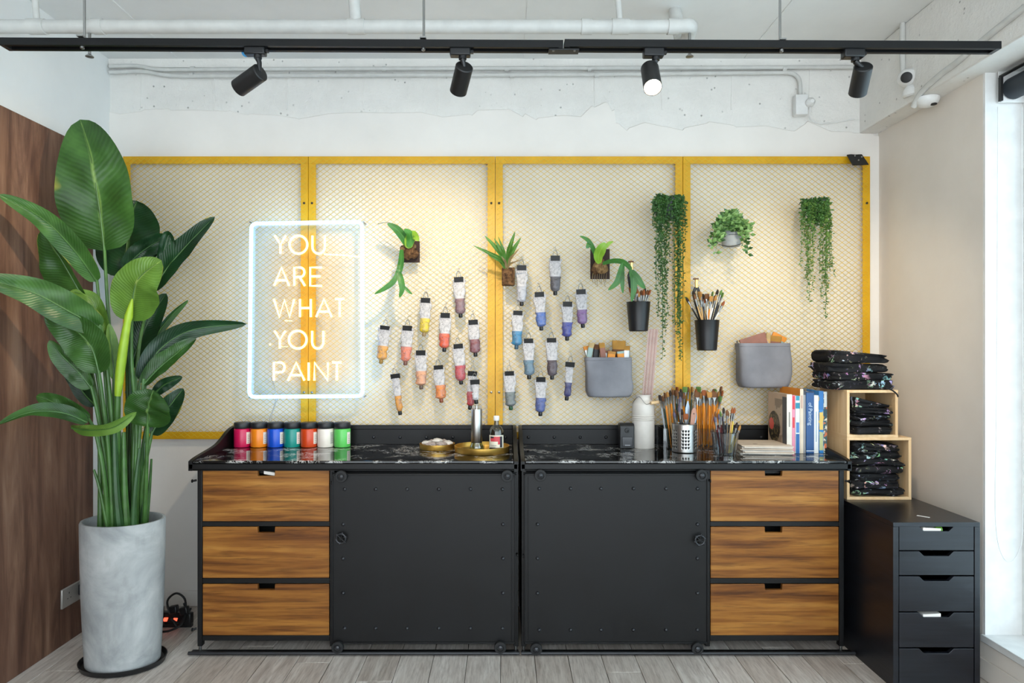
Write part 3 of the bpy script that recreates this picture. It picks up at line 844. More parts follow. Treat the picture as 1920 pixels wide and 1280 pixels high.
# ------------------------------------------------------------------ steel workbench cabinets
SF = 417
yf = Yof(SF)                                        # front of the worktop lip
ybk = -0.045                                        # back of the units
ZT = 0.873                                          # worktop surface
SD = 415                                            # plane of drawers
ydr = Yof(SD) + 0.012
ydoor = yf + 0.004
def cabinet(mirror):
    """mirror=+1: drawers on the left; -1: drawers on the right"""
    if mirror > 0: xo, xi = 353, 971.5; label = 'left black steel workbench cabinet with wooden drawers beside the planter'
    else: xo, xi = 1597, 976.5; label = 'right black steel workbench cabinet with wooden drawers beside the black drawer unit'
    X = lambda px: Xof(px, SF)
    sgn = mirror
    xlip_o, xlip_i = X(xo), X(xi)
    xa, xb = min(xlip_o, xlip_i), max(xlip_o, xlip_i)
    t = thing('workbench_cabinet', label, 'cabinet', ((xa+xb)/2, yf, 0), 'pair of steel workbench cabinets')
    # worktop: tray of folded steel with a marble slab let in
    build('worktop_tray', MB().box(xa, xb, yf, ybk, ZT-0.040, ZT-0.012), M_STEEL, t, bevel=0.004)
    build('tray_bead', MB().box(xa+0.006, xb-0.006, yf+0.008, yf+0.03, ZT-0.046, ZT-0.0402), M_STEEL, t, bevel=0.002)
    build('marble_top', MB().box(xa+0.020, xb-0.020, yf+0.002, ybk-0.020, ZT-0.0115, ZT), M_MARBLE, t, bevel=0.003)
    # side boards sweeping up to the splashback
    zs = Zof(797, 356)
    dep = ybk - yf
    outl = [(0.0, ZT-0.045), (dep, ZT-0.045), (dep, zs)]
    hs_ = zs-ZT
    curve = [(a, ZT+hs_*b) for a, b in ((1.0, 1.0), (0.92, 1.0), (0.82, 0.94), (0.72, 0.78), (0.62, 0.56), (0.52, 0.38), (0.40, 0.27), (0.22, 0.17), (0.07, 0.07), (0.0, -0.02))]
    sm = spline([(0, a, b) for a, b in curve], 30)
    poly = [(0.0, ZT-0.045), (dep, ZT-0.045)] + [(p.y*dep, p.z) for p in sm]
    for x in (xa, xb-0.018):
        build('side_board', MB().prism(poly, (x, yf, 0), (0,1,0), (0,0,1), (0.018, 0, 0)), M_STEEL, t, smooth=30)
    build('splashback', MB().box(xa+0.018, xb-0.018, ybk-0.014, ybk, ZT, zs), M_STEEL, t, bevel=0.002)
    build('splashback_cap', MB().box(xa+0.018, xb-0.018, ybk-0.020, ybk, zs-0.022, zs+0.001), M_STEEL, t, bevel=0.003)
    pxs = [700+49.6*i for i in range(-5, 6)] if mirror > 0 else [991+48.6*i for i in range(0, 12)]
    for px in pxs:
        x = Xof(px, 357); z = Zof(820, 357)
        if xa+0.03 < x < xb-0.03:
            build('bolt', MB().lathe([(0.009, 0), (0.008, 0.004), (0.004, 0.007), (0.001, 0.008)], (x, ybk-0.014, z), 10, axis=(0,-1,0)), M_RIVET, t)
    # frame of square tube
    L, R = (366, 972) if mirror > 0 else (978, 1587)
    def vbar(p0, p1, z0=0.030, z1=ZT-0.041, y0=None, y1=None):
        y0 = ydr-0.006 if y0 is None else y0; y1 = ydr+0.022 if y1 is None else y1
        build('frame_post', MB().box(X(p0), X(p1), y0, y1, z0, z1), M_STEEL, t, bevel=0.002)
    vbar(L, L+9); vbar(R-9, R)
    if mirror > 0: vbar(616, 625)
    else: vbar(1325, 1334)
    vbar(L, L+9, y0=ybk-0.05, y1=ybk-0.022); vbar(R-9, R, y0=ybk-0.05, y1=ybk-0.022)
    d0, d1 = (375, 616) if mirror > 0 else (1334, 1578)
    zz = lambda py: Zof(py, SF)
    for py0, py1 in ((980, 989), (1087, 1097), (1195, 1205)):
        build('frame_rail', MB().box(X(d0), X(d1), ydr-0.004, ydr+0.02, zz(py1), zz(py0)), M_STEEL, t, bevel=0.002)
    build('top_rail', MB().box(X(L), X(R), ydr+0.024, ydr+0.044, ZT-0.065, ZT-0.041), M_STEEL, t)
    build('bottom_shelf', MB().box(X(L)+0.006, X(R)-0.006, ydr+0.02, ybk-0.022, zz(1205), zz(1199)), M_STEEL, t)
    build('side_sheet', MB().box(X(L)+0.002, X(L)+0.006, ydr+0.022, ybk-0.05, zz(1205), ZT-0.05), M_STEEL, t)
    build('side_sheet', MB().box(X(R)-0.006, X(R)-0.002, ydr+0.022, ybk-0.05, zz(1205), ZT-0.05), M_STEEL, t)
    build('back_sheet', MB().box(X(L), X(R), ybk-0.022, ybk-0.018, zz(1205), ZT-0.05), M_STEEL, t)
    # drawers with a cut-out grip
    for k, (py0, py1) in enumerate(((882, 980), (989, 1087), (1097, 1195))):
        x0, x1 = X(d0)+0.003, X(d1)-0.003; z1, z0 = zz(py0)-0.002, zz(py1)+0.002
        c = X(496) if mirror > 0 else X(1454)
        hw, hd = 0.040, 0.026
        pol = [(x0, z0), (x1, z0), (x1, z1), (c+hw, z1), (c+hw-0.002, z1-hd), (c-hw+0.002, z1-hd), (c-hw, z1), (x0, z1)]
        mb = MB()
        A = lambda a, b, y: (a, y, b)
        y0, y1 = ydr-0.006, ydr+0.014
        def slab(xa_, xb_, za_, zb_): mb.box(xa_, xb_, y0, y1, za_, zb_)
        vs = [A(a, b, y0) for a, b in pol] + [A(a, b, y1) for a, b in pol]
        fs = [(0,5,6,7), (0,1,4,5), (1,2,3,4)]
        fs = fs + [tuple(i+8 for i in f)[::-1] for f in fs] + [(i, (i+1) % 8, (i+1) % 8+8, i+8) for i in range(8)]
        mb.add(vs, fs)
        dr = build('drawer', mb, M_DRAWER, t, smooth=0, bevel=0.0015)
        build('drawer_box', MB().box(x0+0.01, x1-0.01, y1+0.12, y1+0.125, z0, z1-0.004).box(x0+0.01, x1-0.01, y1, y1+0.40, z0, z0+0.006).box(x0+0.008, x0+0.014, y1, y1+0.4, z0, z1-0.004).box(x1-0.014, x1-0.008, y1, y1+0.4, z0, z1-0.004), M_BLACK, dr)['kind'] = 'stuff'
        if mirror > 0 and k == 0:
            build('paper_liner', MB().obox((c+0.012, y1+0.02, z1-0.016), (0.026, 0, -0.004), (0, 0.03, 0), (0, 0, 0.007)), M_PAPER, dr)
    # sliding door on rollers
    e0, e1 = (622, 967) if mirror > 0 else (983, 1328)
    z1, z0 = zz(888), zz(1207)
    x0, x1 = X(e0), X(e1)
    dr = build('sliding_door', MB().box(x0, x1, ydoor, ydoor+0.010, z0, z1), M_STEEL, t, bevel=0.002)
    inset = (0.020 if mirror > 0 else 0.010)
    fo, fi = (x0, x1-0.018) if mirror > 0 else (x0+0.018, x1)
    for a, b, c, d in ((x0, x1, z1-0.008, z1), (x0, x1, z0, z0+0.008), (x0, x0+0.006, z0, z1), (x1-0.006, x1, z0, z1)):
        build('door_edge', MB().box(a, b, ydoor-0.005, ydoor-0.0002, c, d), M_STEEL, dr, bevel=0.0015)
    xe = x1-0.020 if mirror > 0 else x0+0.016
    build('door_edge', MB().box(xe, xe+0.004, ydoor-0.003, ydoor-0.0002, z0+0.014, z1-0.014), M_STEEL, dr, bevel=0.001)
    if mirror > 0: rx = [646, 704, 763, 822.5, 882, 942]; rl, rr = 643, 943; ry = (917, 1178)
    else: rx = [1011, 1070, 1127, 1188, 1249, 1308]; rl, rr = 1008, 1308; ry = (916, 1181)
    spots = [(x, y) for y in ry for x in rx] + [(x, y) for x in (rl, rr) for y in (983, 1047, 1112)]
    for px, py in spots:
        build('rivet', MB().lathe([(0.0085, 0), (0.0078, 0.004), (0.005, 0.007), (0.001, 0.0082)], (X(px), ydoor-0.0002, zz(py)), 10, axis=(0,-1,0)), M_RIVET, dr)
    def roller(px, py, r=0.027):
        c = Vector((X(px), ydoor-0.004, zz(py)))
        w = build('roller', MB().lathe([(r*0.55, 0), (r*0.97, 0.001), (r, 0.004), (r*0.93, 0.010), (r, 0.016), (r*0.95, 0.019), (r*0.6, 0.0195), (r*0.55, 0.016), (0.004, 0.016)], c, 24, axis=(0,-1,0)), M_RUBBER, t)
        build('hub', MB().lathe([(r*0.42, 0), (r*0.40, 0.006), (r*0.2, 0.009), (0.001, 0.010)], c+Vector((0,-0.016,0)), 10, axis=(0,-1,0)), M_RIVET, w)
    for px, py in (((641, 892), (951, 891), (634, 1211), (938, 1211)) if mirror > 0 else ((1013, 890), (1314, 890), (1005, 1214), (1306, 1213))): roller(px, py)
    build('upper_rail', MB().tube([(x0-0.004, yf+0.022, zz(889)), (x1+0.004, yf+0.022, zz(889))], 0.006, 10), M_STEEL, t)
    zr = zz(1224)
    r0, r1 = (355, 974) if mirror > 0 else (977, 1601)
    build('lower_rail', MB().tube([(X(r0), yf-0.010, zr+0.004), (X(r1), yf-0.010, zr+0.004)], 0.0075, 12), M_RIVET, t)
    build('floor_bar', MB().box(X(r0)+0.004, X(r1)-0.004, yf-0.004, yf+0.028, zr-0.004, zr+0.004), M_STEEL, t, bevel=0.001)
    for px in (L+4, R-5):
        x = X(px)
        build('foot', MB().lathe([(0.012, 0), (0.012, 0.006), (0.007, 0.010), (0.006, 0.034)], (x, ydr+0.002, 0.0), 16), M_CHROME, t)
        build('foot', MB().lathe([(0.012, 0), (0.012, 0.006), (0.007, 0.010), (0.006, 0.034)], (x, ybk-0.036, 0.0), 16), M_CHROME, t)
    # hand wheel
    cx, cy = (641, 1007) if mirror > 0 else (1310, 1010)
    c = Vector((X(cx), ydoor-0.0002, zz(cy)))
    hw_ = build('hand_wheel', MB().tube([c, c+Vector((0,-0.026,0))], 0.007, 10), M_STEEL, t)
    ring = [c+Vector((0.021*math.cos(a), -0.024, 0.021*math.sin(a))) for a in [2*math.pi*i/20 for i in range(20)]]
    build('rim', MB().tube(ring, 0.0042, 8, closed=True), M_RIVET, hw_)
    for i in range(6):
        a = 2*math.pi*i/6+0.3; dd = Vector((math.cos(a), 0, math.sin(a)))
        build('spoke', MB().tube([c+Vector((0,-0.024,0))+dd*0.005, c+Vector((0,-0.024,0))+dd*0.021], 0.003, 6), M_STEEL, hw_)
        build('knob', MB().ball(c+Vector((0,-0.024,0))+dd*0.024, 0.005, 8, 6), M_RIVET, hw_)
    # draw bolts on the sides
    for px, py, dx in (((366, 901, -1), (366, 1180, -1), (969, 1040, 1), (620, 905, 1)) if mirror > 0 else ((1587, 902, 1), (982, 1042, -1), (1331, 901, 1))):
        c = Vector((X(px), ydr-0.012, zz(py))); k_ = 0.014 if px in (366, 1587) else 0.002
        build('side_bolt', MB().tube([c, c+Vector((dx*k_, -0.010, -0.002))], 0.005, 8).tube([c+Vector((dx*k_, -0.010, -0.002)), c+Vector((dx*(k_+0.003), -0.010, -0.002))], 0.008, 10), M_STEEL, t)
    return t
cabinet(1); cabinet(-1)

# ------------------------------------------------------------------ black drawer unit
SA = 463
ya = Yof(SA)
ax0, ax1 = Xof(1671, SA)+0.008, Xof(1836, SA)+0.004
za = Zof(979, SA)
t = thing('drawer_unit', 'tall narrow black wood drawer unit with five drawers by the window', 'drawer unit', ((ax0+ax1)/2, ya, 0))
yab = Yof(372)
build('top_panel', MB().box(ax0, ax1, ya, yab, za-0.018, za), M_BLKWOOD, t, bevel=0.0015)
for a, b in ((ax0, ax0+0.022), (ax1-0.022, ax1)):
    build('side_panel', MB().box(a, b, ya, yab, 0.0, za-0.018), M_BLKWOOD, t, bevel=0.0015)
build('back_panel', MB().box(ax0+0.022, ax1-0.022, yab-0.01, yab, 0.02, za-0.018), M_BLKWOOD, t)
build('plinth', MB().box(ax0+0.022, ax1-0.022, ya+0.02, ya+0.035, 0.0, 0.022), M_BLKWOOD, t)
dys = [(987, 1031.5), (1033.5, 1078), (1080.5, 1146), (1148.5, 1213.5), (1216, 1281)]
for i, (p0, p1) in enumerate(dys):
    x0, x1 = ax0+0.025, ax1-0.025; z1, z0 = Zof(p0, SA), Zof(p1, SA); c = (x0+x1)/2
    hw, hd = 0.070, 0.019
    pol = [(x0, z0), (x1, z0), (x1, z1), (c+hw, z1), (c+hw-0.020, z1-hd), (c-hw+0.020, z1-hd), (c-hw, z1), (x0, z1)]
    mb = MB(); y0, y1 = ya+0.001, ya+0.018
    vs = [(a, y0, b) for a, b in pol] + [(a, y1, b) for a, b in pol]
    fs = [(0,5,6,7), (0,1,4,5), (1,2,3,4)]
    fs = fs + [tuple(k+8 for k in f)[::-1] for f in fs] + [(k, (k+1) % 8, (k+1) % 8+8, k+8) for k in range(8)]
    mb.add(vs, fs)
    dr = build('drawer', mb, M_BLKWOOD, t, smooth=0, bevel=0.0015)
    build('drawer_tray', MB().box(x0+0.004, x1-0.004, y1+0.002, yab-0.03, z0+0.004, z0+0.010), M_BLACK, dr)
    if i in (0, 3):
        pp = build('paper_content', MB().obox((c-0.014, y1+0.02, z1-0.018), (0.036, 0, 0.002 if i else -0.002), (0, 0.03, 0), (0, 0, 0.010)), M_PAPER, dr)
        if i == 0: build('green_tape', MB().lathe([(0.012, -0.012), (0.016, -0.012), (0.016, 0.012), (0.012, 0.012)], (c+0.018, y1+0.006, z1-0.018), 14, axis=(1,0,0)), plain('leaf green plastic', '#5a8a2c', 0.4), dr)
build('paint_smear', MB().bar((ax0+0.165, ya+0.11, za+0.0006), (ax0+0.195, ya+0.075, za+0.0006), 0.010, 0.001, up=(0,0,1)), M_PAPER, t)['label'] = 'small white paint smear'

# ------------------------------------------------------------------ pine crates
def crate(x0, x1, z0, z1, ycf, ycb, th, label):
    t = thing('wooden_crate', label, 'crate', ((x0+x1)/2, (ycf+ycb)/2, z0), 'pale wooden crates')
    build('bottom_board', MB().box(x0, x1, ycf, ycb, z0, z0+th), M_PINE, t, bevel=0.001)
    build('top_board', MB().box(x0, x1, ycf, ycb, z1-th, z1), M_PINE, t, bevel=0.001)
    build('side_board', MB().box(x0, x0+th, ycf+0.0005, ycb, z0+th, z1-th), M_PINE_V, t, bevel=0.001)
    build('side_board', MB().box(x1-th, x1, ycf+0.0005, ycb, z0+th, z1-th), M_PINE_V, t, bevel=0.001)
    build('back_board', MB().box(x0+th, x1-th, ycb-0.008, ycb, z0+th, z1-th), M_PINE_V, t)
    return t
SC = 403
ycf, ycb = Yof(SC), Yof(371)
c0, c1 = Xof(1588, SC), Xof(1709, SC)
zc1 = Zof(820, SC)
crate(c0, c1, za, zc1, ycf, ycb, 0.013, 'lower pale wooden crate full of folded aprons on the black drawer unit')
u0, u1 = Xof(1588, SC), Xof(1684, SC)
zc2 = Zof(731, SC)
crate(u0, u1, zc1, zc2, ycf, ycb, 0.013, 'upper smaller pale wooden crate stacked on the lower crate')

def apron(x0, x1, yfr, yb, z0, z1, label, grp, seed, slope=0.0, mat=None, twist=0.0):
    """a folded apron: soft slab with a rolled front fold"""
    mb = MB(); cx, cy = (x0+x1)/2, (yfr+yb)/2; hx, hy = (x1-x0)/2, (yb-yfr)/2; h = z1-z0
    prof = [(0.90, 0.0), (0.97, 0.08), (0.99, 0.22), (1.0, 0.40), (0.985, 0.5), (0.965, 0.56), (0.99, 0.68), (0.985, 0.86), (0.95, 0.97), (0.88, 1.0), (0.55, 1.02), (0.02, 1.0)]
    rings = []; n = 56
    for s, u in prof:
        ring = []
        for p in sup(hx*s, hy*s, (cx, cy, 0), 9.0, n):
            q = Vector((p.x*9, p.y*9, seed*5.3+u*1.2))
            dz = noise.noise(q)*0.20*h + noise.noise(q*2.7)*0.14*h
            dy = noise.noise(Vector((p.x*17, seed*3.1, u*2.4)))*0.034
            dx = noise.noise(Vector((p.y*12, seed*2.2, u*2.6)))*0.012
            edge = 1.0 if s > 0.6 else 0.5
            ring.append((p.x+dx*edge, max(yfr-0.008, p.y+dy*edge), z0 + h*u + (dz if 0.05 < u < 0.95 else dz*0.45*(u > 0.5)) + slope*(p.x-cx)*u))
        rings.append(ring)
    mb.loft(rings)
    o = build('folded_apron', mb, mat or M_APRON, at=(cx, cy, z0), smooth=70)
    tag(o, label, 'apron', grp)
    return o
Q = lambda x, y: (1540 + x/4.0, 630 + y/4.0)
def stack(spec, yfr, yb, S, where, z0):
    for i, (xa_, xb_, h, sl) in enumerate(spec):
        pos = ['lowest', 'second from the bottom', 'third from the bottom', 'fourth from the bottom', 'fifth from the bottom', 'sixth from the bottom', 'seventh from the bottom'][i] if i < len(spec)-1 else 'topmost'
        o = apron(Xof(xa_, S), Xof(xb_, S), yfr + 0.004*((i*7) % 3), yb, z0+0.0005, z0+h, 'paint-spattered black folded apron, %s %s' % (pos, where), 'folded aprons ' + where, i+len(spec)*3+int(z0*50), sl)
        first = o if i == 0 else first
        z0 += h*1.03
    return first
ap0 = stack([(1561, 1682, 0.044, 0.02), (1561, 1679, 0.034, -0.02), (1556, 1670, 0.042, -0.03), (1562, 1671, 0.052, -0.10)], ycf+0.02, ycb-0.02, SC-2, 'on top of the upper crate', zc2)
stack([(1599, 1673, 0.036, 0.0), (1599, 1674, 0.028, 0.02), (1599, 1673, 0.030, 0.0), (1599, 1671, 0.028, -0.03), (1599, 1673, 0.030, -0.22)], ycf-0.006, ycb-0.03, SC-1, 'inside the upper crate', zc1+0.013)
stack([(1599, 1699, 0.034, 0.0), (1599, 1692, 0.036, 0.0), (1599, 1689, 0.034, 0.02), (1599, 1697, 0.034, 0.0), (1599, 1698, 0.032, -0.02), (1599, 1694, 0.034, -0.03), (1599, 1689, 0.034, -0.06)], ycf+0.004, ycb-0.03, SC-1, 'inside the lower crate', za+0.013)
build('apron_strap', MB().tube(spline([P(1662, 728, SC+1), P(1672, 731, SC+3), P(1681, 738, SC+4), P(1684, 744, SC+4)], 16), 0.0035, 8, flat=0.4), M_CLOTHBLK, ap0)['label'] = 'thin black strap dangling over the crate edge'

# ------------------------------------------------------------------ planter and tall plant
pc = P(231, 1240, 428); pc.z = 0
def oval(r, z, n=40): return [(pc.x + r*math.cos(2*math.pi*k/n), pc.y + r*0.82*math.sin(2*math.pi*k/n), z) for k in range(n)]
sc = thing('planter_saucer', 'black round saucer under the concrete planter', 'saucer', pc)
build('dish', MB().loft([oval(0.155, 0.0), oval(0.172, 0.004), oval(0.180, 0.026), oval(0.176, 0.027), oval(0.166, 0.010), oval(0.02, 0.009)]), M_BLACKG, sc)
plr = thing('concrete_planter', 'tall tapered grey concrete planter by the wood-clad wall', 'planter', (pc.x, pc.y, 0.010))
ZR = 0.632
build('pot', MB().loft([oval(0.146, 0.0105), oval(0.153, 0.014), oval(0.158, 0.10), oval(0.167, 0.30), oval(0.172, 0.50), oval(0.1735, ZR-0.008), oval(0.170, ZR), oval(0.160, ZR), oval(0.156, ZR-0.012), oval(0.154, ZR-0.06)], cap1=False), M_POT, plr, smooth=50)
build('soil', MB().loft([oval(0.155, ZR-0.055), oval(0.12, ZR-0.045), oval(0.05, ZR-0.040), oval(0.005, ZR-0.040)], cap0=False), M_SOIL, plr)

def prof_leaf(u): return (max(u, 0)**0.50)*(max(1-u, 0)**0.72)/0.443
def leaf_mesh(pts, wl, wr, phi=0.0, fold=0.18, n=20, m=4, wave=0.0, prof=prof_leaf, seed=0, curl=0.0):
    c = spline(pts, n); mb = MB(); uv = []
    view = Vector((0,1,0))
    for i, p in enumerate(c):
        u = i/n
        tg = (c[min(i+1, n)]-c[max(i-1, 0)]).normalized()
        side = tg.cross(view)
        if side.length < 0.05: side = Vector((1,0,0))
        side.normalize(); side = Matrix.Rotation(phi, 3, tg) @ side
        nr = side.cross(tg).normalized()
        w = prof(u)
        for j in range(-m, m+1):
            o = j/m; hw = (wr if o > 0 else wl)*w
            q = p + side*(o*hw) - nr*(fold*abs(o)**1.2*hw) + nr*(curl*hw*(abs(o)**3))
            if wave: q += nr*(wave*hw*noise.noise(Vector((u*6+seed*3, o*1.5, seed))))
            mb.v.append(q); uv.append((u, o*0.5+0.5))
    k = 2*m+1
    for i in range(n):
        for j in range(k-1):
            a = i*k+j; mb.f.append((a, a+1, a+k+1, a+k)); mb.mi.append(0)
    return mb, uv, c
plant = thing('tall_leafy_plant', 'tall bird-of-paradise plant with big banana-like leaves in the concrete planter', 'plant', (pc.x, pc.y, ZR-0.045))
soil_z = ZR-0.048
def big_leaf(px, wl, wr, mat, stalk=None, phi=0.15, fold=0.2, wave=0.25, seed=0, smat=None, root=None, curl=0.0, r0=0.011):
    """px: (x, y, s) from base to tip; stalk: extra (x, y, s) control points between soil and base"""
    pts = [P(*q) for q in px]
    mb, uv, c = leaf_mesh(pts, wl, wr, phi, fold, 22, 5, wave, seed=seed, curl=curl)
    lf = build('leaf', mb, mat, plant, smooth=60, uv=uv)
    rib = [q - Vector((0, 0.0015, 0)) for q in c[:-2]]
    build('midrib', MB().tube(rib, [lerp(0.0046, 0.0010, i/len(rib)) for i in range(len(rib))], 6), smat or M_STALK, lf)
    if stalk is not None:
        sp = [P(*q) for q in stalk]
        b = Vector((Xof(root[0], root[1]), Yof(root[1]), soil_z))
        path = spline([b] + sp + [pts[0], pts[0]+(pts[1]-pts[0])*0.08], 26)
        build('leaf_stalk', MB().tube(path, [lerp(r0, 0.0045, i/26) for i in range(27)], 8), smat or M_STALK, plant)
# front and middle leaves, pixel paths base -> tip
big_leaf([(196,470,425),(188,400,428),(172,300,432),(150,224,430)], 0.152, 0.168, M_LEAF, [(222,800,428),(204,600,428)], 0.10, 0.10, 0.12, 1, root=(230, 430))
big_leaf([(236,520,395),(237,470,393),(246,410,390),(256,376,388)], 0.155, 0.135, M_LEAF_D, [(240,800,410),(238,620,402)], 0.15, 0.15, 0.15, 2, M_STALK, root=(244, 418))
big_leaf([(288,545,400),(312,505,398),(352,458,395),(403,406,392)], 0.080, 0.062, M_LEAF_D, [(250,800,415),(262,640,408)], -0.35, 0.35, 0.1, 3, M_STALK, root=(250, 420))
big_leaf([(232,505,398),(262,475,397),(298,452,396),(322,448,394)], 0.045, 0.050, M_LEAF_D, [(246,780,412),(238,600,404)], 0.5, 0.3, 0.3, 4, M_STALK_D, root=(248, 416))
big_leaf([(302,500,396),(308,470,396),(318,440,396),(330,462,396)], 0.030, 0.030, M_LEAF_D, None, 0.6, 0.4, 0.5, 5, M_STALK_D)
big_leaf([(247,602,436),(249,560,438),(262,520,440),(303,488,438)], 0.132, 0.100, M_LEAF_L, [(256,800,430),(247,680,434)], -0.1, 0.12, 0.1, 6, M_STALK, root=(256, 426))
big_leaf([(182,528,428),(140,470,442),(80,410,460),(-4,364,484)], 0.048, 0.050, M_LEAF, [(206,800,430),(192,640,428)], 0.4, 0.35, 0.15, 7, root=(222, 428))
big_leaf([(160,566,432),(140,530,436),(112,482,442),(78,430,446)], 0.030, 0.112, M_LEAF, [(196,800,432),(176,660,432)], -0.25, 0.25, 0.2, 8, root=(208, 430))
big_leaf([(190,616,442),(130,584,456),(60,548,472),(-40,520,500)], 0.072, 0.066, M_LEAF, [(212,820,438),(202,700,440)], 0.35, 0.22, 0.2, 9, root=(216, 434))
big_leaf([(186,700,446),(172,652,448),(140,618,450),(84,588,452)], 0.082, 0.098, M_LEAF, [(205,860,440),(194,760,444)], 0.0, 0.18, 0.2, 10, root=(212, 436))
big_leaf([(172,728,440),(148,698,442),(118,668,446),(92,638,448)], 0.036, 0.052, M_LEAF, [(200,880,438),(184,780,440)], 0.2, 0.25, 0.2, 11, root=(206, 434))
big_leaf([(168,788,446),(130,768,450),(96,752,452),(68,742,452)], 0.040, 0.040, M_LEAF, [(196,900,442),(182,820,444)], 0.25, 0.3, 0.25, 12, root=(204, 436))
big_leaf([(164,792,450),(120,774,460),(60,772,474),(-4,796,490)], 0.034, 0.030, M_LEAF, None, 0.6, 0.3, 0.15, 13)
big_leaf([(135,802,452),(170,806,456),(215,800,458),(256,772,456)], 0.030, 0.040, M_LEAF_L, None, 0.7, 0.3, 0.2, 14)
big_leaf([(277,800,440),(277,776,442),(280,752,444),(288,731,444)], 0.112, 0.098, M_LEAF, [(274,900,434)], 0.0, 0.15, 0.15, 15, root=(270, 428))
big_leaf([(284,815,426),(300,785,424),(322,756,422),(344,728,420)], 0.062, 0.048, M_LEAF_D, [(268,900,428)], 0.0, 0.25, 0.2, 16, M_STALK, root=(264, 424))
big_leaf([(288,740,415),(304,724,414),(322,714,413),(342,706,412)], 0.030, 0.028, M_LEAF_D, [(264,880,420),(276,790,417)], 0.2, 0.3, 0.2, 17, root=(262, 420))
big_leaf([(262,714,424),(300,655,416),(362,618,408),(463,607,396)], 0.046, 0.052, M_LEAF_D, [(250,880,428),(254,790,426)], 0.35, 0.4, 0.2, 18, M_STALK, root=(250, 424))
big_leaf([(268,722,428),(298,690,424),(332,662,420),(368,634,416)], 0.040, 0.050, M_LEAF, [(258,880,430)], -0.2, 0.35, 0.25, 19, root=(256, 428))
big_leaf([(244,690,405),(262,640,402),(284,592,400),(312,550,398)], 0.070, 0.062, M_LEAF_D, [(244,860,414)], 0.1, 0.2, 0.15, 20, M_STALK_D, root=(246, 418))
big_leaf([(286,640,400),(305,612,399),(328,585,398),(353,562,397)], 0.018, 0.020, M_LEAF, [(262,800,412)], 0.8, 0.6, 0.2, 21, root=(258, 420))
big_leaf([(138,556,420),(118,530,420),(100,500,421),(84,472,422)], 0.040, 0.036, M_LEAF_D, [(190,800,428),(160,640,424)], 0.2, 0.3, 0.2, 22, root=(214, 424))
big_leaf([(196,640,430),(186,600,432),(170,560,434),(132,545,436)], 0.036, 0.052, M_LEAF_L, [(208,800,430)], 0.5, 0.35, 0.3, 23, root=(218, 428))
big_leaf([(180,760,418),(160,740,418),(140,712,419),(118,690,420)], 0.040, 0.036, M_LEAF_D, [(200,880,424)], 0.1, 0.3, 0.2, 24, root=(212, 424))
big_leaf([(214,712,432),(212,676,432),(208,640,433),(204,606,434)], 0.030, 0.028, M_LEAF_L, [(214,850,430)], 0.9, 0.4, 0.2, 25, root=(224, 430))
# rolled new leaf spear
sp = spline([P(221, 742, 440), P(226, 690, 441), P(236, 620, 442), P(248, 560, 442)], 20)
build('leaf_spear', MB().tube(sp, [0.013+0.006*math.sin(math.pi*min(1, i/16)) if i < 16 else lerp(0.017, 0.003, (i-16)/4) for i in range(21)], 10), M_STALK_L, plant)
build('leaf_stalk', MB().tube(spline([(Xof(228,432), Yof(432), soil_z), P(220, 860, 436), P(221, 742, 440)], 16), [lerp(0.016, 0.012, i/16) for i in range(17)], 8), M_STALK, plant)
# thick sheathing stems at the foot
for i, (a, b, c_, s_, r) in enumerate(((190, 186, 830, 424, .014), (205, 198, 820, 434, .017), (222, 214, 800, 440, .020), (236, 232, 810, 436, .018), (252, 256, 820, 430, .016), (268, 272, 830, 426, .013), (276, 284, 860, 420, .010), (214, 190, 850, 418, .012), (244, 262, 840, 444, .014), (200, 176, 880, 440, .010))):
    base = Vector((Xof(a, s_), pc.y + (Yof(s_)-pc.y)*0.8, soil_z))
    build('sheath_stem', MB().tube(spline([base, P((a+b)/2, 920, s_), P(b, c_, s_)], 14), [lerp(r, r*0.45, k/14) for k in range(15)], 8), (M_STALK, M_STALK_D)[i % 3 == 2], plant)

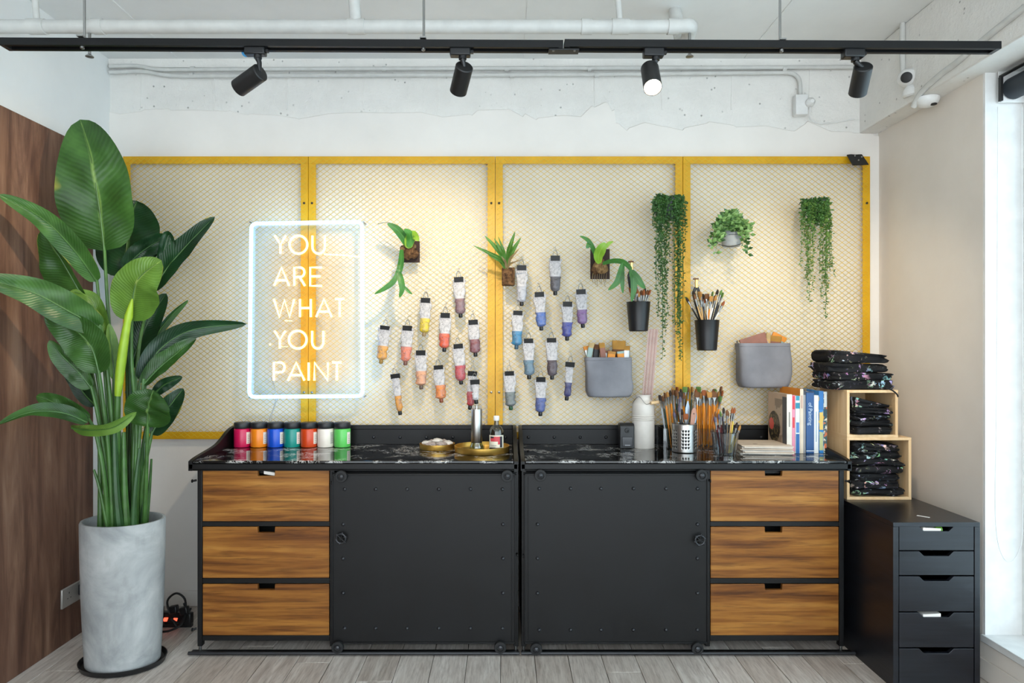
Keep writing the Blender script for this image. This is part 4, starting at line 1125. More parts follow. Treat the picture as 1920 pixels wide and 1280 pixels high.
# ------------------------------------------------------------------ paint tubes clipped to the mesh
def m_scribble(name, base, ink, thr=0.60):
    k = NT(name); v = k.coord(); n1 = k.noise(v, 34, 5, 0.62, 2.5)
    a = k.ramp(k.math('ABSOLUTE', k.math('SUBTRACT', n1, 0.5)), [(0.0, 1.0), (0.035, 0.0)])
    m_ = k.ramp(k.noise(v, 24, 2), [(0.40, 0.0), (0.48, 0.9)])
    sh = k.ramp(k.noise(v, 30, 4, 0.6, 1.0), [(0.35, 0.0), (0.7, 0.55)])
    c = k.mix(sh, base, '#8c8a94')
    k.color(k.mix(k.math('MULTIPLY', a, m_), c, ink)).set(0.45, 0.0, 0.4)
    k.bump(k.noise(v, 45, 4, 0.6, 0.8), 0.5, 0.004)
    return k.m
M_TUBE = m_scribble('crumpled white tube label', '#c2bfbf', '#26262e')
STB = 362
def paint_tube(clip, cap, col, label, w=0.064, white=0.56, capc=None, upper=None, depth=0.0):
    S = STB
    A = P(clip[0], clip[1], S); B = P(cap[0], cap[1], S)
    A.y -= depth; B.y -= depth + 0.004
    ax = (B-A).normalized(); L = (B-A).length
    ux = Vector((1,0,0)); ux = (ux - ax*ux.dot(ax)).normalized(); uy = ax.cross(ux).normalized()
    g = 'hanging paint tubes'
    t = thing('paint_tube', label, 'paint tube', A, g)
    Lb = L - 0.024
    rnd = random.Random(int(clip[0]*7+clip[1]))
    def ring(u, n=20):
        f = min(1, u/0.75)
        hx = w/2*lerp(1.0, 0.80, f)*(1+0.10*rnd.uniform(-1, 1)); hy = lerp(0.0022, w*0.30, f**1.1)
        off = ux*rnd.uniform(-0.003, 0.003) + uy*rnd.uniform(-0.002, 0.002)
        return sup(hx, hy, A + ax*(0.008+(Lb-0.008)*u) + off, lerp(5, 2.2, f), n, ux, uy)
    us = [0, .08, .16, .24, .32, .40, .48, white]
    build('body', MB().loft([ring(u) for u in us]), upper or M_TUBE, t, smooth=50)
    us2 = [white, .64, .72, .80, .88, .94]
    rings = [ring(u) for u in us2]
    c_end = A + ax*(0.008+(Lb-0.008)*1.0)
    rings += [sup(w*0.26, w*0.20, A+ax*(0.008+(Lb-0.008)*0.985), 2.2, 20, ux, uy), sup(w*0.15, w*0.15, c_end, 2.0, 20, ux, uy)]
    build('colour_band', MB().loft(rings), col, t, smooth=50)
    build('cap', MB().lathe([(0.0095, 0), (0.0105, 0.002), (0.0105, 0.016), (0.008, 0.020)], c_end, 14, axis=ax), capc or M_BLACKG, t)
    hwc = 0.024
    cl = build('binder_clip', MB().prism([(-0.012, 0.0), (0.012, 0.0), (0.0035, -0.026), (-0.0035, -0.026)], A - ax*0.004 - ux*hwc + uy*0, uy, -ax, ux*hwc*2), M_BLACKG, t, smooth=0)
    for sg in (-1, 1):
        a0 = A - ax*0.006 + uy*(sg*0.010)
        wire = [a0 - ux*0.012, a0 - ux*0.009 - ax*0.016, a0 - ux*0.005 - ax*0.028, a0 + ux*0.005 - ax*0.028, a0 + ux*0.009 - ax*0.016, a0 + ux*0.012]
        build('wire_handle', MB().tube(wire, 0.0011, 6), M_CHROME, cl)
    h0 = A - ax*0.030; 
    build('hook', MB().tube(spline([h0+Vector((0,-0.002,-0.002)), h0+Vector((0.002,-0.004,0.008)), h0+Vector((0.001,0,0.020)), Vector((h0.x, ym_+0.001, h0.z+0.030)), Vector((h0.x, ym_+0.006, h0.z+0.022))], 14), 0.0010, 6), M_CHROME, t)
    return t
def tc(h, r=0.42):
    k = 'tube paint ' + h
    if k not in MATS: MATS[k] = m_scribble(k, h, '#3a3238')
    return MATS[k]
TUBES = [
 ((722,612),(714,683),'#d89a3c','orange-yellow paint tube, leftmost on the mesh beside the neon sign', None, '#8a6a2a'),
 ((764,612),(760,686),'#d8795c','salmon paint tube beside the orange-yellow one near the neon sign', None, '#6a4438'),
 ((798,560),(795,632),'#d9bc1e','bright yellow paint tube with a tan cap', None, '#8a7350'),
 ((835,588),(833,661),'#d8562c','orange-red paint tube hanging right of the yellow tube', None, None),
 ((860,521),(864,597),'#7d5a5c','brownish purple paint tube, highest of the warm coloured ones', None, None),
 ((887,601),(892,670),'#7c4246','maroon paint tube next to the yellow post', None, None),
 ((789,658),(790,731),'#d79a70','mostly white paint tube with a pale orange end', None, '#5a4a40'),
 ((822,686),(828,756),'#dd8030','plain orange paint tube low in the warm coloured group', None, '#7a4026'),
 ((859,646),(865,722),'#b8474c','pinkish red paint tube above the steel bottle', None, None),
 ((741,702),(751,779),'#d8922a','slim yellow-orange paint tube, lowest near the neon sign', 0.042, None),
 ((886,697),(881,769),'#b03c40','red paint tube partly behind the steel bottle', 0.050, None),
 ((978,499),(978,575),'#b6b7bd','white and silver paint tube beside the potted strap-leaf plant', None, None),
 ((971,584),(968,656),'#2f7fa8','teal blue paint tube, first right of the yellow post', None, '#2a4a5c'),
 ((991,636),(992,712),'#5c7c8c','greyish teal paint tube below the teal blue one', None, None),
 ((955,697),(958,770),'#6b7470','grey-green paint tube with a green cap above the clear bottle', None, '#1f4a2c'),
 ((1041,481),(1041,555),'#4e4c4e','dark grey paint tube, highest of the cool coloured ones', None, None),
 ((1011,549),(1015,621),'#4a6cb0','medium blue paint tube between the teal and indigo ones', None, None),
 ((1064,567),(1063,640),'#3c4494','indigo paint tube with a white label', None, None),
 ((1089,544),(1093,616),'#7d5a8c','purple paint tube below the mounted staghorn fern', None, None),
 ((1034,635),(1035,713),'#4a3a3c','dark brown paint tube in the middle of the cool coloured group', None, None),
 ((1014,708),(1013,781),'#4a5c98','blue and white paint tube hanging lowest of all', None, None),
 ((1069,680),(1062,752),'#33346a','slim dark violet paint tube left of the grey pouch', 0.044, None),
]
for a, b, c, lab, w, capc in TUBES:
    paint_tube(a, b, tc(c), lab, w or 0.064, capc=plain('tube cap ' + capc, capc, 0.4) if capc else None)
paint_tube((891,712),(894,757), tc('#cfcfd2'), 'small white paint tube with a black cap in front of the red tube', 0.040, depth=0.046)

# ------------------------------------------------------------------ mounted and hanging plants
def frond(parent, pts, w, mat, S0=368, phi=0.0, fold=0.12, prof=None, wave=0.15, seed=0, name='frond'):
    q = [P(x, y, s) for x, y, s in pts]
    mb, uv, c = leaf_mesh(q, w, w, phi, fold, 16, 3, wave, prof or prof_leaf, seed)
    return build(name, mb, mat, parent, smooth=60, uv=uv)
def pr_strap(u): return min(1, 0.45+u*1.2)*(1-u**3.5)
def pr_round(u): return math.sin(math.pi*min(1, max(0, u*0.94+0.03)))**0.6
def pr_fork(u): return 0.55+0.45*math.sin(math.pi*u*0.9) if u < 0.97 else 0.2
def mount(label, loc_px, board, S=362):
    x0, y0, x1, y1 = board
    t = thing('mounted_fern', label, 'plant', P(*loc_px, S), 'plants mounted on the mesh')
    a = P(x0, y1, S); b = P(x1, y0, S)
    build('backing_board', MB().box(a.x, b.x, a.y-0.006, a.y+0.006, a.z, b.z), plain('dark bark board', '#33211a', 0.8, vary=0.3), t, bevel=0.002)
    return t
t = mount('staghorn fern with one long forked frond on a bark board, near the neon sign', (768, 480), (757, 452, 787, 492))
c = P(768, 472, 366)
for i, (dx, dy, r) in enumerate(((0, 0, 0.036), (-0.022, 0.012, 0.026), (0.022, -0.008, 0.026), (0.008, 0.022, 0.026), (-0.01, -0.02, 0.022))):
    build('moss_ball', MB().ball(c+Vector((dx, -0.004, dy)), (r, r*0.7, r), 12, 8, amp=0.25, seed=i), M_MOSS if i % 2 else M_BARK, t)
frond(t, [(764,462,370),(756,444,373),(742,428,376),(726,419,378)], 0.022, M_FERN, seed=1)
frond(t, [(766,466,370),(768,450,372),(776,440,375),(786,452,378)], 0.026, M_FERN_L, phi=0.3, seed=2)
frond(t, [(766,464,371),(770,448,373),(766,436,376),(757,430,378)], 0.020, M_FERN, phi=0.2, seed=6)
frond(t, [(753,468,372),(752,490,376),(749,506,378),(744,516,378)], 0.016, M_FERN, prof=pr_fork, seed=3)
frond(t, [(747,508,378),(738,527,379),(722,540,379),(702,551,378)], 0.014, M_FERN, seed=4)
frond(t, [(748,508,378),(752,526,379),(754,542,379),(749,558,378)], 0.016, M_FERN, seed=5)
frond(t, [(753,532,379),(760,540,379),(767,547,379),(773,551,378)], 0.008, M_FERN, seed=7)
build('sprig', MB().tube(spline([P(760, 455, 368), P(745, 425, 372), P(726, 417, 374), P(708, 420, 374)], 16), 0.0012, 6), M_STALK_D, t)

t = thing('strap_leaf_plant', 'spiky strap-leaf plant in a square bark pot on the yellow post', 'plant', P(952, 536, 364), 'plants mounted on the mesh')
a = P(941, 536, 364); b = P(965, 503, 364)
build('bark_pot', MB().box(a.x, b.x, a.y-0.045, a.y+0.01, a.z, b.z), M_BARK, t, bevel=0.006)
for i, (x, y, w, mt) in enumerate(((887,460,.012,M_STRAP),(908,441,.016,M_STRAP),(903,466,.013,M_STRAP),(926,446,.012,M_STRAP),(934,443,.009,M_STRAP),(966,433,.015,M_STRAP),(977,445,.014,M_STRAP),(971,458,.011,M_STRAP),(974,466,.008,M_STRAP_B),(979,486,.005,M_STRAP_B),(940,480,.008,M_STRAP_B),(915,478,.008,M_STRAP))):
    mx, my = lerp(950, x, 0.5), lerp(500, y, 0.62)
    frond(t, [(950,508,368),(lerp(950,x,0.22),lerp(500,y,0.36),371),(mx,my,374),(x,y,376)], w, mt, phi=0.4*math.sin(i*2.1), prof=pr_strap, seed=i, name='strap_leaf')

t = mount('staghorn fern on a bark board with a dark drooping frond over the black cup', (1125, 495), (1107, 467, 1143, 523))
c = P(1124, 500, 366)
for i, (dx, dy, r) in enumerate(((0, 0, 0.034), (-0.02, -0.014, 0.024), (0.02, -0.010, 0.026), (0.0, 0.022, 0.024))):
    build('moss_ball', MB().ball(c+Vector((dx, -0.002, dy)), (r, r*0.6, r), 12, 8, amp=0.25, seed=i+9), M_MOSS if i % 2 == 0 else M_BARK, t)
frond(t, [(1124,494,370),(1122,480,373),(1128,466,376),(1136,456,377)], 0.026, M_FERN_L, prof=pr_round, seed=11)
frond(t, [(1120,488,370),(1112,466,373),(1102,450,375),(1087,442,376)], 0.012, M_FERN, seed=12)
frond(t, [(1105,456,375),(1104,458,376),(1102,462,376),(1099,465,376)], 0.012, M_FERN, seed=13)
frond(t, [(1130,470,373),(1138,460,374),(1144,455,374),(1150,453,374)], 0.009, M_FERN_L, seed=14)
frond(t, [(1130,494,372),(1150,489,378),(1170,492,382),(1184,506,384)], 0.013, M_FERN, prof=pr_fork, seed=15)
for i, pts in enumerate(([(1168,492,382),(1163,514,383),(1156,530,383),(1140,544,382)], [(1168,500,382),(1167,520,383),(1167,536,383),(1168,550,382)], [(1182,504,384),(1188,524,385),(1188,544,385),(1184,566,384)], [(1184,506,384),(1194,520,385),(1202,532,385),(1210,541,384)])):
    frond(t, pts, 0.017 if i != 1 else 0.011, M_FERN, seed=16+i)
for i in range(7):
    x = 1112+i*4.2
    build('root_fibre', MB().tube(spline([P(x, 512, 366), P(x-1, 522, 367), P(x+math.sin(i*3)*3, 530+4*(i % 3), 366)], 8), 0.0012, 5), M_STRAP_B, t)

def bead_strand(mb, pts, n, size, rnd, spread):
    c = spline(pts, n*2)
    mb.tube(c, 0.0008, 4)
    for i in range(n*2+1):
        if rnd.random() < 0.08: continue
        d = Vector((rnd.uniform(-1,1), rnd.uniform(-1,0.6), rnd.uniform(-0.9,0.5))).normalized()
        p = c[i] + d*spread*rnd.uniform(0.3, 1.0)
        L = size*rnd.uniform(0.7, 1.25)*(1.0-0.35*i/(n*2)); wv = d.orthogonal().normalized()*L*0.36; nv = d.cross(wv).normalized()*L*0.22
        a, b = p-d*L*0.5, p+d*L*0.5
        mb.add([a, p+wv, p+nv, p-wv, p-nv, b], [(0,1,2),(0,2,3),(0,3,4),(0,4,1),(5,2,1),(5,3,2),(5,4,3),(5,1,4)])
def string_plant(label, cx, top, wpx, pot, strands, seed, mat_a, mat_b, S=366):
    rnd = random.Random(seed)
    t = thing('hanging_string_plant', label, 'plant', P(cx, top+30, S), 'hanging string plants')
    a = P(cx-wpx*0.30, top+pot, S); b = P(cx+wpx*0.30, top+8, S)
    yc_ = a.y
    build('pot', MB().lathe([(0.035, 0), (0.038, 0.004), (0.052, (b.z-a.z)), (0.048, (b.z-a.z)), (0.036, 0.02)], ((a.x+b.x)/2, yc_, a.z), 20, cap1=False), plain('dark grey pot', '#43484a', 0.6), t)
    build('pot_hook', MB().tube(spline([Vector(((a.x+b.x)/2-0.04, yc_, b.z)), Vector(((a.x+b.x)/2-0.055, yc_-0.01, b.z-0.02)), Vector(((a.x+b.x)/2-0.05, yc_+0.01, b.z+0.014)), Vector(((a.x+b.x)/2-0.04, ym_, b.z+0.01))], 12), 0.002, 6), M_BLACK, t)
    # crown
    for j in range(26):
        mb = MB(); ang = rnd.uniform(-1, 1)
        x = cx + ang*wpx*0.42
        bead_strand(mb, [P(lerp(cx, x, 0.5), top+8, S+2), P(x, top+2+rnd.uniform(0, 6), S+rnd.uniform(2, 6)), P(x+ang*3, top+pot*0.5, S+rnd.uniform(3, 8)), P(x+ang*4, top+pot*rnd.uniform(0.9, 1.3), S+rnd.uniform(3, 7))], 16, 0.024, rnd, 0.012)
        build('strand', mb, mat_a, t, smooth=0)['kind'] = 'stuff'
    for (x, y1, nn) in strands:
        for j in range(nn):
            mb = MB(); xx = x+rnd.uniform(-4, 4); L = y1-top; ye = top + L*rnd.uniform(0.62, 1.0); s0 = S+rnd.uniform(2, 6)
            bead_strand(mb, [P(lerp(cx, xx, 0.8), top+10, s0), P(xx, lerp(top, ye, 0.3), s0), P(xx+rnd.uniform(-2.5, 2.5), lerp(top, ye, 0.65), s0-1), P(xx+rnd.uniform(-4, 4), ye, s0-2)], int((ye-top)/6.6), 0.021, rnd, 0.013)
            build('strand', mb, mat_b, t, smooth=0)['kind'] = 'stuff'
string_plant('long string plant hanging in front of the yellow post', 1256, 364, 66, 48, [(1233, 600, 4), (1240, 690, 4), (1252, 560, 3), (1272, 700, 5), (1279, 560, 3), (1268, 640, 3), (1246, 640, 2)], 3, M_STRING, M_STRING)
string_plant('string plant hanging on the right mesh panel above the wooden crates', 1531, 370, 64, 46, [(1506, 500, 3), (1516, 580, 4), (1524, 570, 3), (1546, 650, 2), (1549, 590, 4), (1556, 560, 4), (1541, 540, 3)], 8, M_STRING, M_STRING_L)
t = thing('bushy_wall_plant', 'small bushy green plant in a grey wire-held pot on the right panel', 'plant', P(1370, 470, 366), 'hanging string plants')
pq = P(1371, 462, 366)
build('pot', MB().lathe([(0.042, 0), (0.046, 0.005), (0.055, 0.085), (0.050, 0.085), (0.042, 0.02)], pq, 20, cap1=False), plain('light grey pot', '#a9adad', 0.6), t)
build('wire_holder', MB().tube(spline([P(1348, 458, 372), P(1370, 462, 380), P(1392, 456, 372)], 14), 0.0018, 6).tube([P(1366, 440, 378), P(1384, 439, 378)], 0.0016, 6), M_BLACK, t)['kind'] = 'stuff'
rnd = random.Random(5)
for j in range(110):
    ang = rnd.uniform(0, 2*math.pi); dx = math.cos(ang)*rnd.uniform(6, 37)*1.05; dy = math.sin(ang)*rnd.uniform(0, 16)
    side = 1 if abs(dx) > 18 else 0
    base = (1371+dx*0.4, 424, 370); tip = (1371+dx*1.05, 420+dy+side*rnd.uniform(0, 62)*abs(dx)/34, 374+rnd.uniform(-2, 6))
    mb = MB(); c_ = spline([P(*base), P(lerp(base[0], tip[0], .5), min(base[1], tip[1])-4-rnd.uniform(0, 6), 374), P(*tip)], 5)
    mb.tube(c_, 0.001, 4)
    for q in c_[2:]:
        for sgn in (-1, 1):
            d = Vector((sgn*rnd.uniform(0.4, 1), rnd.uniform(-1, 0), rnd.uniform(-0.4, 0.9))).normalized(); L = rnd.uniform(0.022, 0.036)
            wv = d.cross(Vector((0,1,0.3))).normalized()*L*0.28
            up_ = d.cross(wv).normalized()*0.002
            mb.add([q, q+d*L*0.45+wv, q+d*L, q+d*L*0.45-wv, q+d*L*0.5+up_], [(0,1,4),(1,2,4),(2,3,4),(3,0,4)])
    build('sprig', mb, M_BUSH if j % 3 else M_STRING, t, smooth=0)['kind'] = 'stuff'

# ------------------------------------------------------------------ paint brushes
BR = {}
def brush(base, tip, hmat, bmat, label, group, style='round', r=0.0042, br=None, fer=None, key=''):
    """base: handle end, tip: bristle end"""
    base = Vector(base); tip = Vector(tip); L = (tip-base).length
    Lk = round(L, 2); k = (style, hmat.name, bmat.name, Lk, r, key)
    if k not in BR:
        fl = 1.0 if style == 'round' else 0.42
        bl = (br or 0.028); fe = (fer or 0.034)
        h1 = Lk-bl-fe
        wt = r*(1.6 if style == 'round' else 2.5)
        hm = MB().lathe([(r*0.35, 0), (r*0.62, 0.004), (r*0.55, h1*0.3), (r*1.08, h1*0.82), (r*0.85, h1)], (0,0,0), 8)
        fm = MB().loft([sup(r*0.88, r*0.88, (0,0,h1-0.004), 2, 10), sup(r*0.95, r*0.95*lerp(1, fl, .3), (0,0,h1+fe*0.4), 2, 10), sup(wt, wt*fl, (0,0,h1+fe), 2.4, 10)])
        tp = [sup(wt*0.96, wt*fl*0.96, (0,0,h1+fe-0.001), 2.4, 10), sup(wt*1.18, wt*fl*1.1, (0,0,h1+fe+bl*0.45), 2.4, 10)]
        tp += [sup(wt*0.85, wt*fl*0.7, (0,0,h1+fe+bl*0.8), 2.2, 10), sup(wt*0.3, wt*fl*0.2, (0,0,Lk), 2, 10)] if style == 'round' else [sup(wt*1.15, wt*fl*0.8, (0,0,h1+fe+bl*0.85), 3, 10), sup(wt*0.95, wt*fl*0.4, (0,0,Lk), 3, 10)]
        bmm = MB().loft(tp)
        o = thing('paintbrush', label, 'paintbrush', (0,0,0), group)
        a = build('handle', hm, hmat, o); b = build('ferrule', fm, M_CHROME, o); c = build('bristles', bmm, bmat, o)
        BR[k] = (o, a, b, c)
    else:
        so, sa, sb, sc_ = BR[k]
        o = so.copy(); COL.objects.link(o)
        for ch in (sa, sb, sc_): copy_obj(ch, o)
        tag(o, label, 'paintbrush', group)
    o.location = base; o.rotation_mode = 'QUATERNION'
    o.rotation_quaternion = (tip-base).normalized().to_track_quat('Z', 'Y')
    return o
H_OR = plain('orange lacquered handle', '#dc8410', 0.35); H_WD = plain('natural wood handle', '#c9a066', 0.5); H_BK = plain('black lacquered handle', '#17161a', 0.3)
H_GR = plain('dark green handle', '#1f3a2a', 0.35); H_WH = plain('white handle', '#dedcd6', 0.4); H_RD = plain('dark red handle', '#5c1a1c', 0.35); H_BL = plain('blue handle', '#34507e', 0.35); H_YL = plain('yellow handle', '#d8b84a', 0.4); H_CL = plain('silver grey handle', '#9aa0a6', 0.35)
B_BR = plain('brown bristle', '#6a4426', 0.8, vary=0.3); B_DK = plain('dark bristle', '#2c201c', 0.8, vary=0.3); B_GN = plain('green stained bristle', '#5a7a3a', 0.8, vary=0.3); B_TN = plain('tan bristle', '#a8773a', 0.8, vary=0.3); B_RU = plain('rust bristle', '#8a4a22', 0.8, vary=0.3)

def cup(label, cx, rim, bot, rpx0, rpx1, S, straps, name='hanging_cup'):
    z1 = Zof(rim, S); z0 = Zof(bot, S); r1 = rpx1/S; r0 = rpx0/S; c = Vector((Xof(cx, S), Yof(S), z0))
    t = thing(name, label, 'cup', c, 'black hanging cups')
    h = z1-z0
    build('cup_wall', MB().lathe([(r0*0.9, 0.0), (r0, 0.004), (lerp(r0, r1, .5), h*0.5), (r1, h-0.003), (r1+0.0015, h), (r1-0.002, h), (r0-0.003, 0.008), (0.002, 0.006)], c, 32), M_BLACKG, t)
    (sx, sy) = straps
    top = P(sx, sy, S-1)
    w = 0.0225
    st = [c+Vector((-w*0.7, r1*0.88, h)), Vector((top.x-w*0.62, ym_-0.012, top.z-0.055)), Vector((top.x-w*0.5, ym_-0.010, top.z-0.025)), Vector((top.x, ym_-0.010, top.z-0.006)), Vector((top.x+w*0.5, ym_-0.010, top.z-0.025)), Vector((top.x+w*0.62, ym_-0.012, top.z-0.055)), c+Vector((w*0.7, r1*0.88, h))]
    build('strap', MB().tube(spline(st, 30), 0.0075, 8, flat=0.35), M_BLACKG, t)
    hk = build('brass_hook', MB().box(top.x-0.007, top.x+0.007, ym_-0.016, ym_-0.003, top.z-0.01, top.z+0.036), plain('pale brass', '#d9b878', 0.3, 0.9), t, bevel=0.002)
    build('hook_lip', MB().box(top.x-0.018, top.x+0.010, ym_-0.018, ym_-0.006, top.z+0.034, top.z+0.042), plain('brown wood', '#6a4422', 0.6), hk, bevel=0.001)
    return c, h, r0, r1
SCU = 366
c, h, r0, r1 = cup('left black hanging cup of paintbrushes beside the staghorn fern', 1197, 566, 621, 17.5, 22, SCU, (1191, 500))
rnd = random.Random(21)
def fill_cup(c, h, r0, r1, heads, S, where, grp):
    for i, (px, py, hm, bmt, st) in enumerate(heads):
        tip = P(px, py, S); tip.y = c.y + rnd.uniform(-0.6, 0.6)*r1
        k = Vector((tip.x-c.x, 0, 0)); base = Vector((c.x - k.x*0.25 + rnd.uniform(-0.3, 0.3)*r0, c.y+rnd.uniform(-0.5, 0.5)*r0, c.z+0.012))
        # keep the shaft inside the rim
        f = (c.z+h-base.z)/(tip.z-base.z); xr = lerp(base.x, tip.x, f)-c.x; lim = r1*0.82
        if abs(xr) > lim: base.x += (math.copysign(lim, xr)-xr)/(1-f) if f < 0.9 else 0
        base.x = min(max(base.x, c.x-r0*0.8), c.x+r0*0.8)
        brush(base, tip, hm, bmt, '%s paintbrush with %s %s' % (hm.name.split(' handle')[0].replace(' lacquered', '').replace('natural wood', 'wooden'), bmt.name, where), grp, st, key=where)
hs = [H_BK, H_WH, H_WD, H_OR, H_BK]; bs = [B_RU, B_BR, B_DK, B_TN]
heads = [(1178+i*3.4, 540+rnd.uniform(-2, 8), hs[i % 5], bs[(i*3) % 4], 'round' if i % 3 else 'flat') for i in range(13)]
fill_cup(c, h, r0, r1, heads, SCU, 'in the left black hanging cup', 'brushes in the left hanging cup')
c, h, r0, r1 = cup('right black hanging cup overfull with paintbrushes', 1325.5, 600, 657, 18, 22.5, SCU, (1316, 533))
heads = [(1289,556,H_BK,B_DK,'round'),(1300,552,H_WD,B_BR,'round'),(1304,545,H_BK,B_DK,'round'),(1308,547,H_BK,B_TN,'flat'),(1314,556,H_WH,B_BR,'round'),(1320,551,H_BK,B_DK,'flat'),(1326,550,H_WH,B_BR,'flat'),(1331,556,H_OR,B_TN,'flat'),(1335,547,H_WH,B_GN,'flat'),(1340,553,H_WH,B_TN,'round'),(1344,552,H_WH,B_RU,'flat'),(1348,540,H_BK,B_DK,'round'),(1352,545,H_BK,B_GN,'round'),(1356,550,H_BK,B_GN,'flat'),(1358,563,H_WH,B_RU,'round'),(1310,552,H_WD,B_TN,'round'),(1323,558,H_WD,B_RU,'round')]
fill_cup(c, h, r0, r1, heads, SCU, 'in the right black hanging cup', 'brushes in the right hanging cup')

# ------------------------------------------------------------------ grey canvas pouches with wide brushes
def pouch(x0, x1, y0, y1, S, label, seed, skew, depth=0.10):
    z1, z0 = Zof(y0, S), Zof(y1, S); cx = (Xof(x0, S)+Xof(x1, S))/2; hx = (Xof(x1, S)-Xof(x0, S))/2; hy = depth/2
    cy = ym_ - 0.012 - hy
    t = thing('canvas_pouch', label, 'pouch', (cx, cy, z0), 'grey canvas pouches')
    h = z1-z0; rings = []
    for u in (0.0, 0.02, 0.06, 0.15, 0.3, 0.45, 0.6, 0.75, 0.9, 0.975, 1.0):
        k = 1.0 if u > 0.15 else lerp(0.86, 1.0, (u/0.15)**0.5)
        ring = []
        for p in sup(hx*k*lerp(0.97, 1.0, u), hy*(k if u else k*0.7)*lerp(1.0, 0.9, u), (cx+skew*(1-u), cy, z0+h*u), 5.5, 44):
            q = Vector((p.x*11+seed, p.y*9, p.z*9+seed*2))
            d = noise.noise(q)*0.013 + noise.noise(q*2.2)*0.006
            f = (1-abs(2*u-1)**4)
            ring.append(p + Vector((d*0.5*f, -abs(d)*f if p.y < cy else 0, d*0.5*(1-u))))
        rings.append(ring)
    inner = [sup(hx*0.97, hy*0.82, (cx, cy, z1-0.001), 5.5, 44), sup(hx*0.93, hy*0.8, (cx+skew*.3, cy, z0+h*0.5), 5.5, 44), sup(hx*0.6, hy*0.5, (cx+skew, cy, z0+h*0.15), 5.5, 44)]
    build('bag', MB().loft(rings+inner), M_CANVAS, t, smooth=80)
    hem = [p + Vector((0, -0.0015 if p.y < cy else 0.0015, -0.016)) for p in sup(hx*1.0, hy*0.91, (cx, cy, z1), 5.5, 44)]
    build('hem_seam', MB().tube(hem, 0.0015, 5, closed=True), M_CANVAS, t)
    for dx in (-hx*0.8, hx*0.8):
        build('hanging_loop', MB().tube(spline([(cx+dx, cy+hy*0.9, z1-0.006), (cx+dx, ym_-0.006, z1+0.012), (cx+dx, ym_+0.004, z1+0.004)], 8), 0.003, 6), M_CANVAS, t)
    return t, cx, cy, hx, hy, z0, z1
def wide_brush(c, ang, tilt, w, th, bl, fl, bmat, fmat, label, grp, hl=0.07):
    """broad brush: bristle block up, metal band, short handle hidden in the bag"""
    d = Vector((math.sin(ang), math.sin(tilt)*0.4, math.cos(ang))).normalized(); ux = Vector((math.cos(ang), 0, -math.sin(ang))); uy = d.cross(ux).normalized(); ux = uy.cross(d).normalized()
    c = Vector(c)
    t = thing('wide_brush', label, 'paintbrush', c, grp)
    build('handle', MB().loft([sup(w*0.22, th*0.4, c-d*(fl+hl), 3, 12, ux, uy), sup(w*0.36, th*0.45, c-d*(fl+hl*0.4), 3, 12, ux, uy), sup(w*0.46, th*0.5, c-d*fl, 4, 12, ux, uy)]), H_OR, t)
    build('ferrule', MB().loft([sup(w*0.49, th*0.52, c-d*fl, 5, 16, ux, uy), sup(w*0.5, th*0.52, c, 5, 16, ux, uy)]), fmat, t)
    build('bristles', MB().loft([sup(w*0.48, th*0.48, c-d*0.002, 5, 16, ux, uy), sup(w*0.53, th*0.54, c+d*bl*0.6, 5, 16, ux, uy), sup(w*0.52, th*0.4, c+d*bl, 5, 16, ux, uy)]), bmat, t)
    return t
SPO = 372
B_OC = plain('ochre bristle', '#a87a34', 0.85, vary=0.3); B_OR = plain('orange wood block', '#d8861c', 0.5); B_BE = plain('beige bristle', '#b59a6c', 0.85, vary=0.25)
B_RED = plain('reddish brown wood', '#8a5a4a', 0.6, vary=0.2); F_GRY = plain('grey-green painted metal', '#8aa09a', 0.4); F_SLV = M_CHROME
t, cx, cy, hx, hy, z0, z1 = pouch(1101, 1191, 670, 747, SPO, 'grey canvas pouch of wide brushes left of the cream milk can', 2, 0.006)
for i, (px, py, ang, w, bl, fl, bmt, fm, desc) in enumerate(((1106,656,-.25,.030,.020,.05,B_OR,F_SLV,'small orange-tipped'),(1112,652,.2,.028,.026,.05,B_BE,F_GRY,'pale mint-banded'),(1125,655,.1,.034,.026,.05,B_BR,M_BLACK,'brown round'),(1134,652,-.1,.030,.026,.05,B_OC,B_RED,'ochre'),(1143,662,-.35,.046,.010,.05,B_RED,F_SLV,'reddish wood'),(1152,664,.1,.040,.014,.05,B_TN,B_OR,'short orange-banded'),(1168,655,.05,.068,.046,.05,B_OC,B_BR,'broad fluffy ochre'),(1169,663,-.1,.036,.012,.05,F_GRY,B_OR,'grey-green'),(1183,657,.0,.036,.024,.05,B_OC,F_SLV,'silver-banded ochre'))):
    q = P(px, py, SPO); wide_brush((q.x, cy + (-0.018 if i % 2 else 0.016), q.z), ang, 0.1, w, 0.016, bl, fl, bmt, fm, desc + ' wide brush in the pouch left of the milk can', 'wide brushes in the left pouch', 0.05)
t, cx, cy, hx, hy, z0, z1 = pouch(1394, 1493, 643, 728, SPO, 'grey canvas pouch of scrapers and wide brushes above the books', 7, 0.004, 0.12)
for i, (px, py, ang, w, bl, fl, bmt, fm, desc) in enumerate(((1423,640,-.30,.135,.030,.03,B_RED,B_RED,'long reddish wooden'),(1424,648,-.42,.070,.022,.03,B_OR,B_OR,'orange slanting'),(1447,645,-.2,.040,.012,.04,plain('pale grey bristle','#b9b6b0',0.7),F_SLV,'pale grey'),(1456,636,.05,.022,.034,.04,B_BE,H_WD,'narrow beige'),(1472,640,.1,.060,.030,.04,B_OC,B_RED,'ochre wooden'),(1479,636,.46,.076,.028,.04,B_OR,F_GRY,'orange sticking out'))):
    q = P(px, py, SPO); wide_brush((q.x, cy + (-0.03 + 0.013*i), q.z), ang, 0.1, w, 0.014, bl, fl, bmt, fm, desc + ' brush in the pouch above the books', 'wide brushes in the right pouch', 0.03)

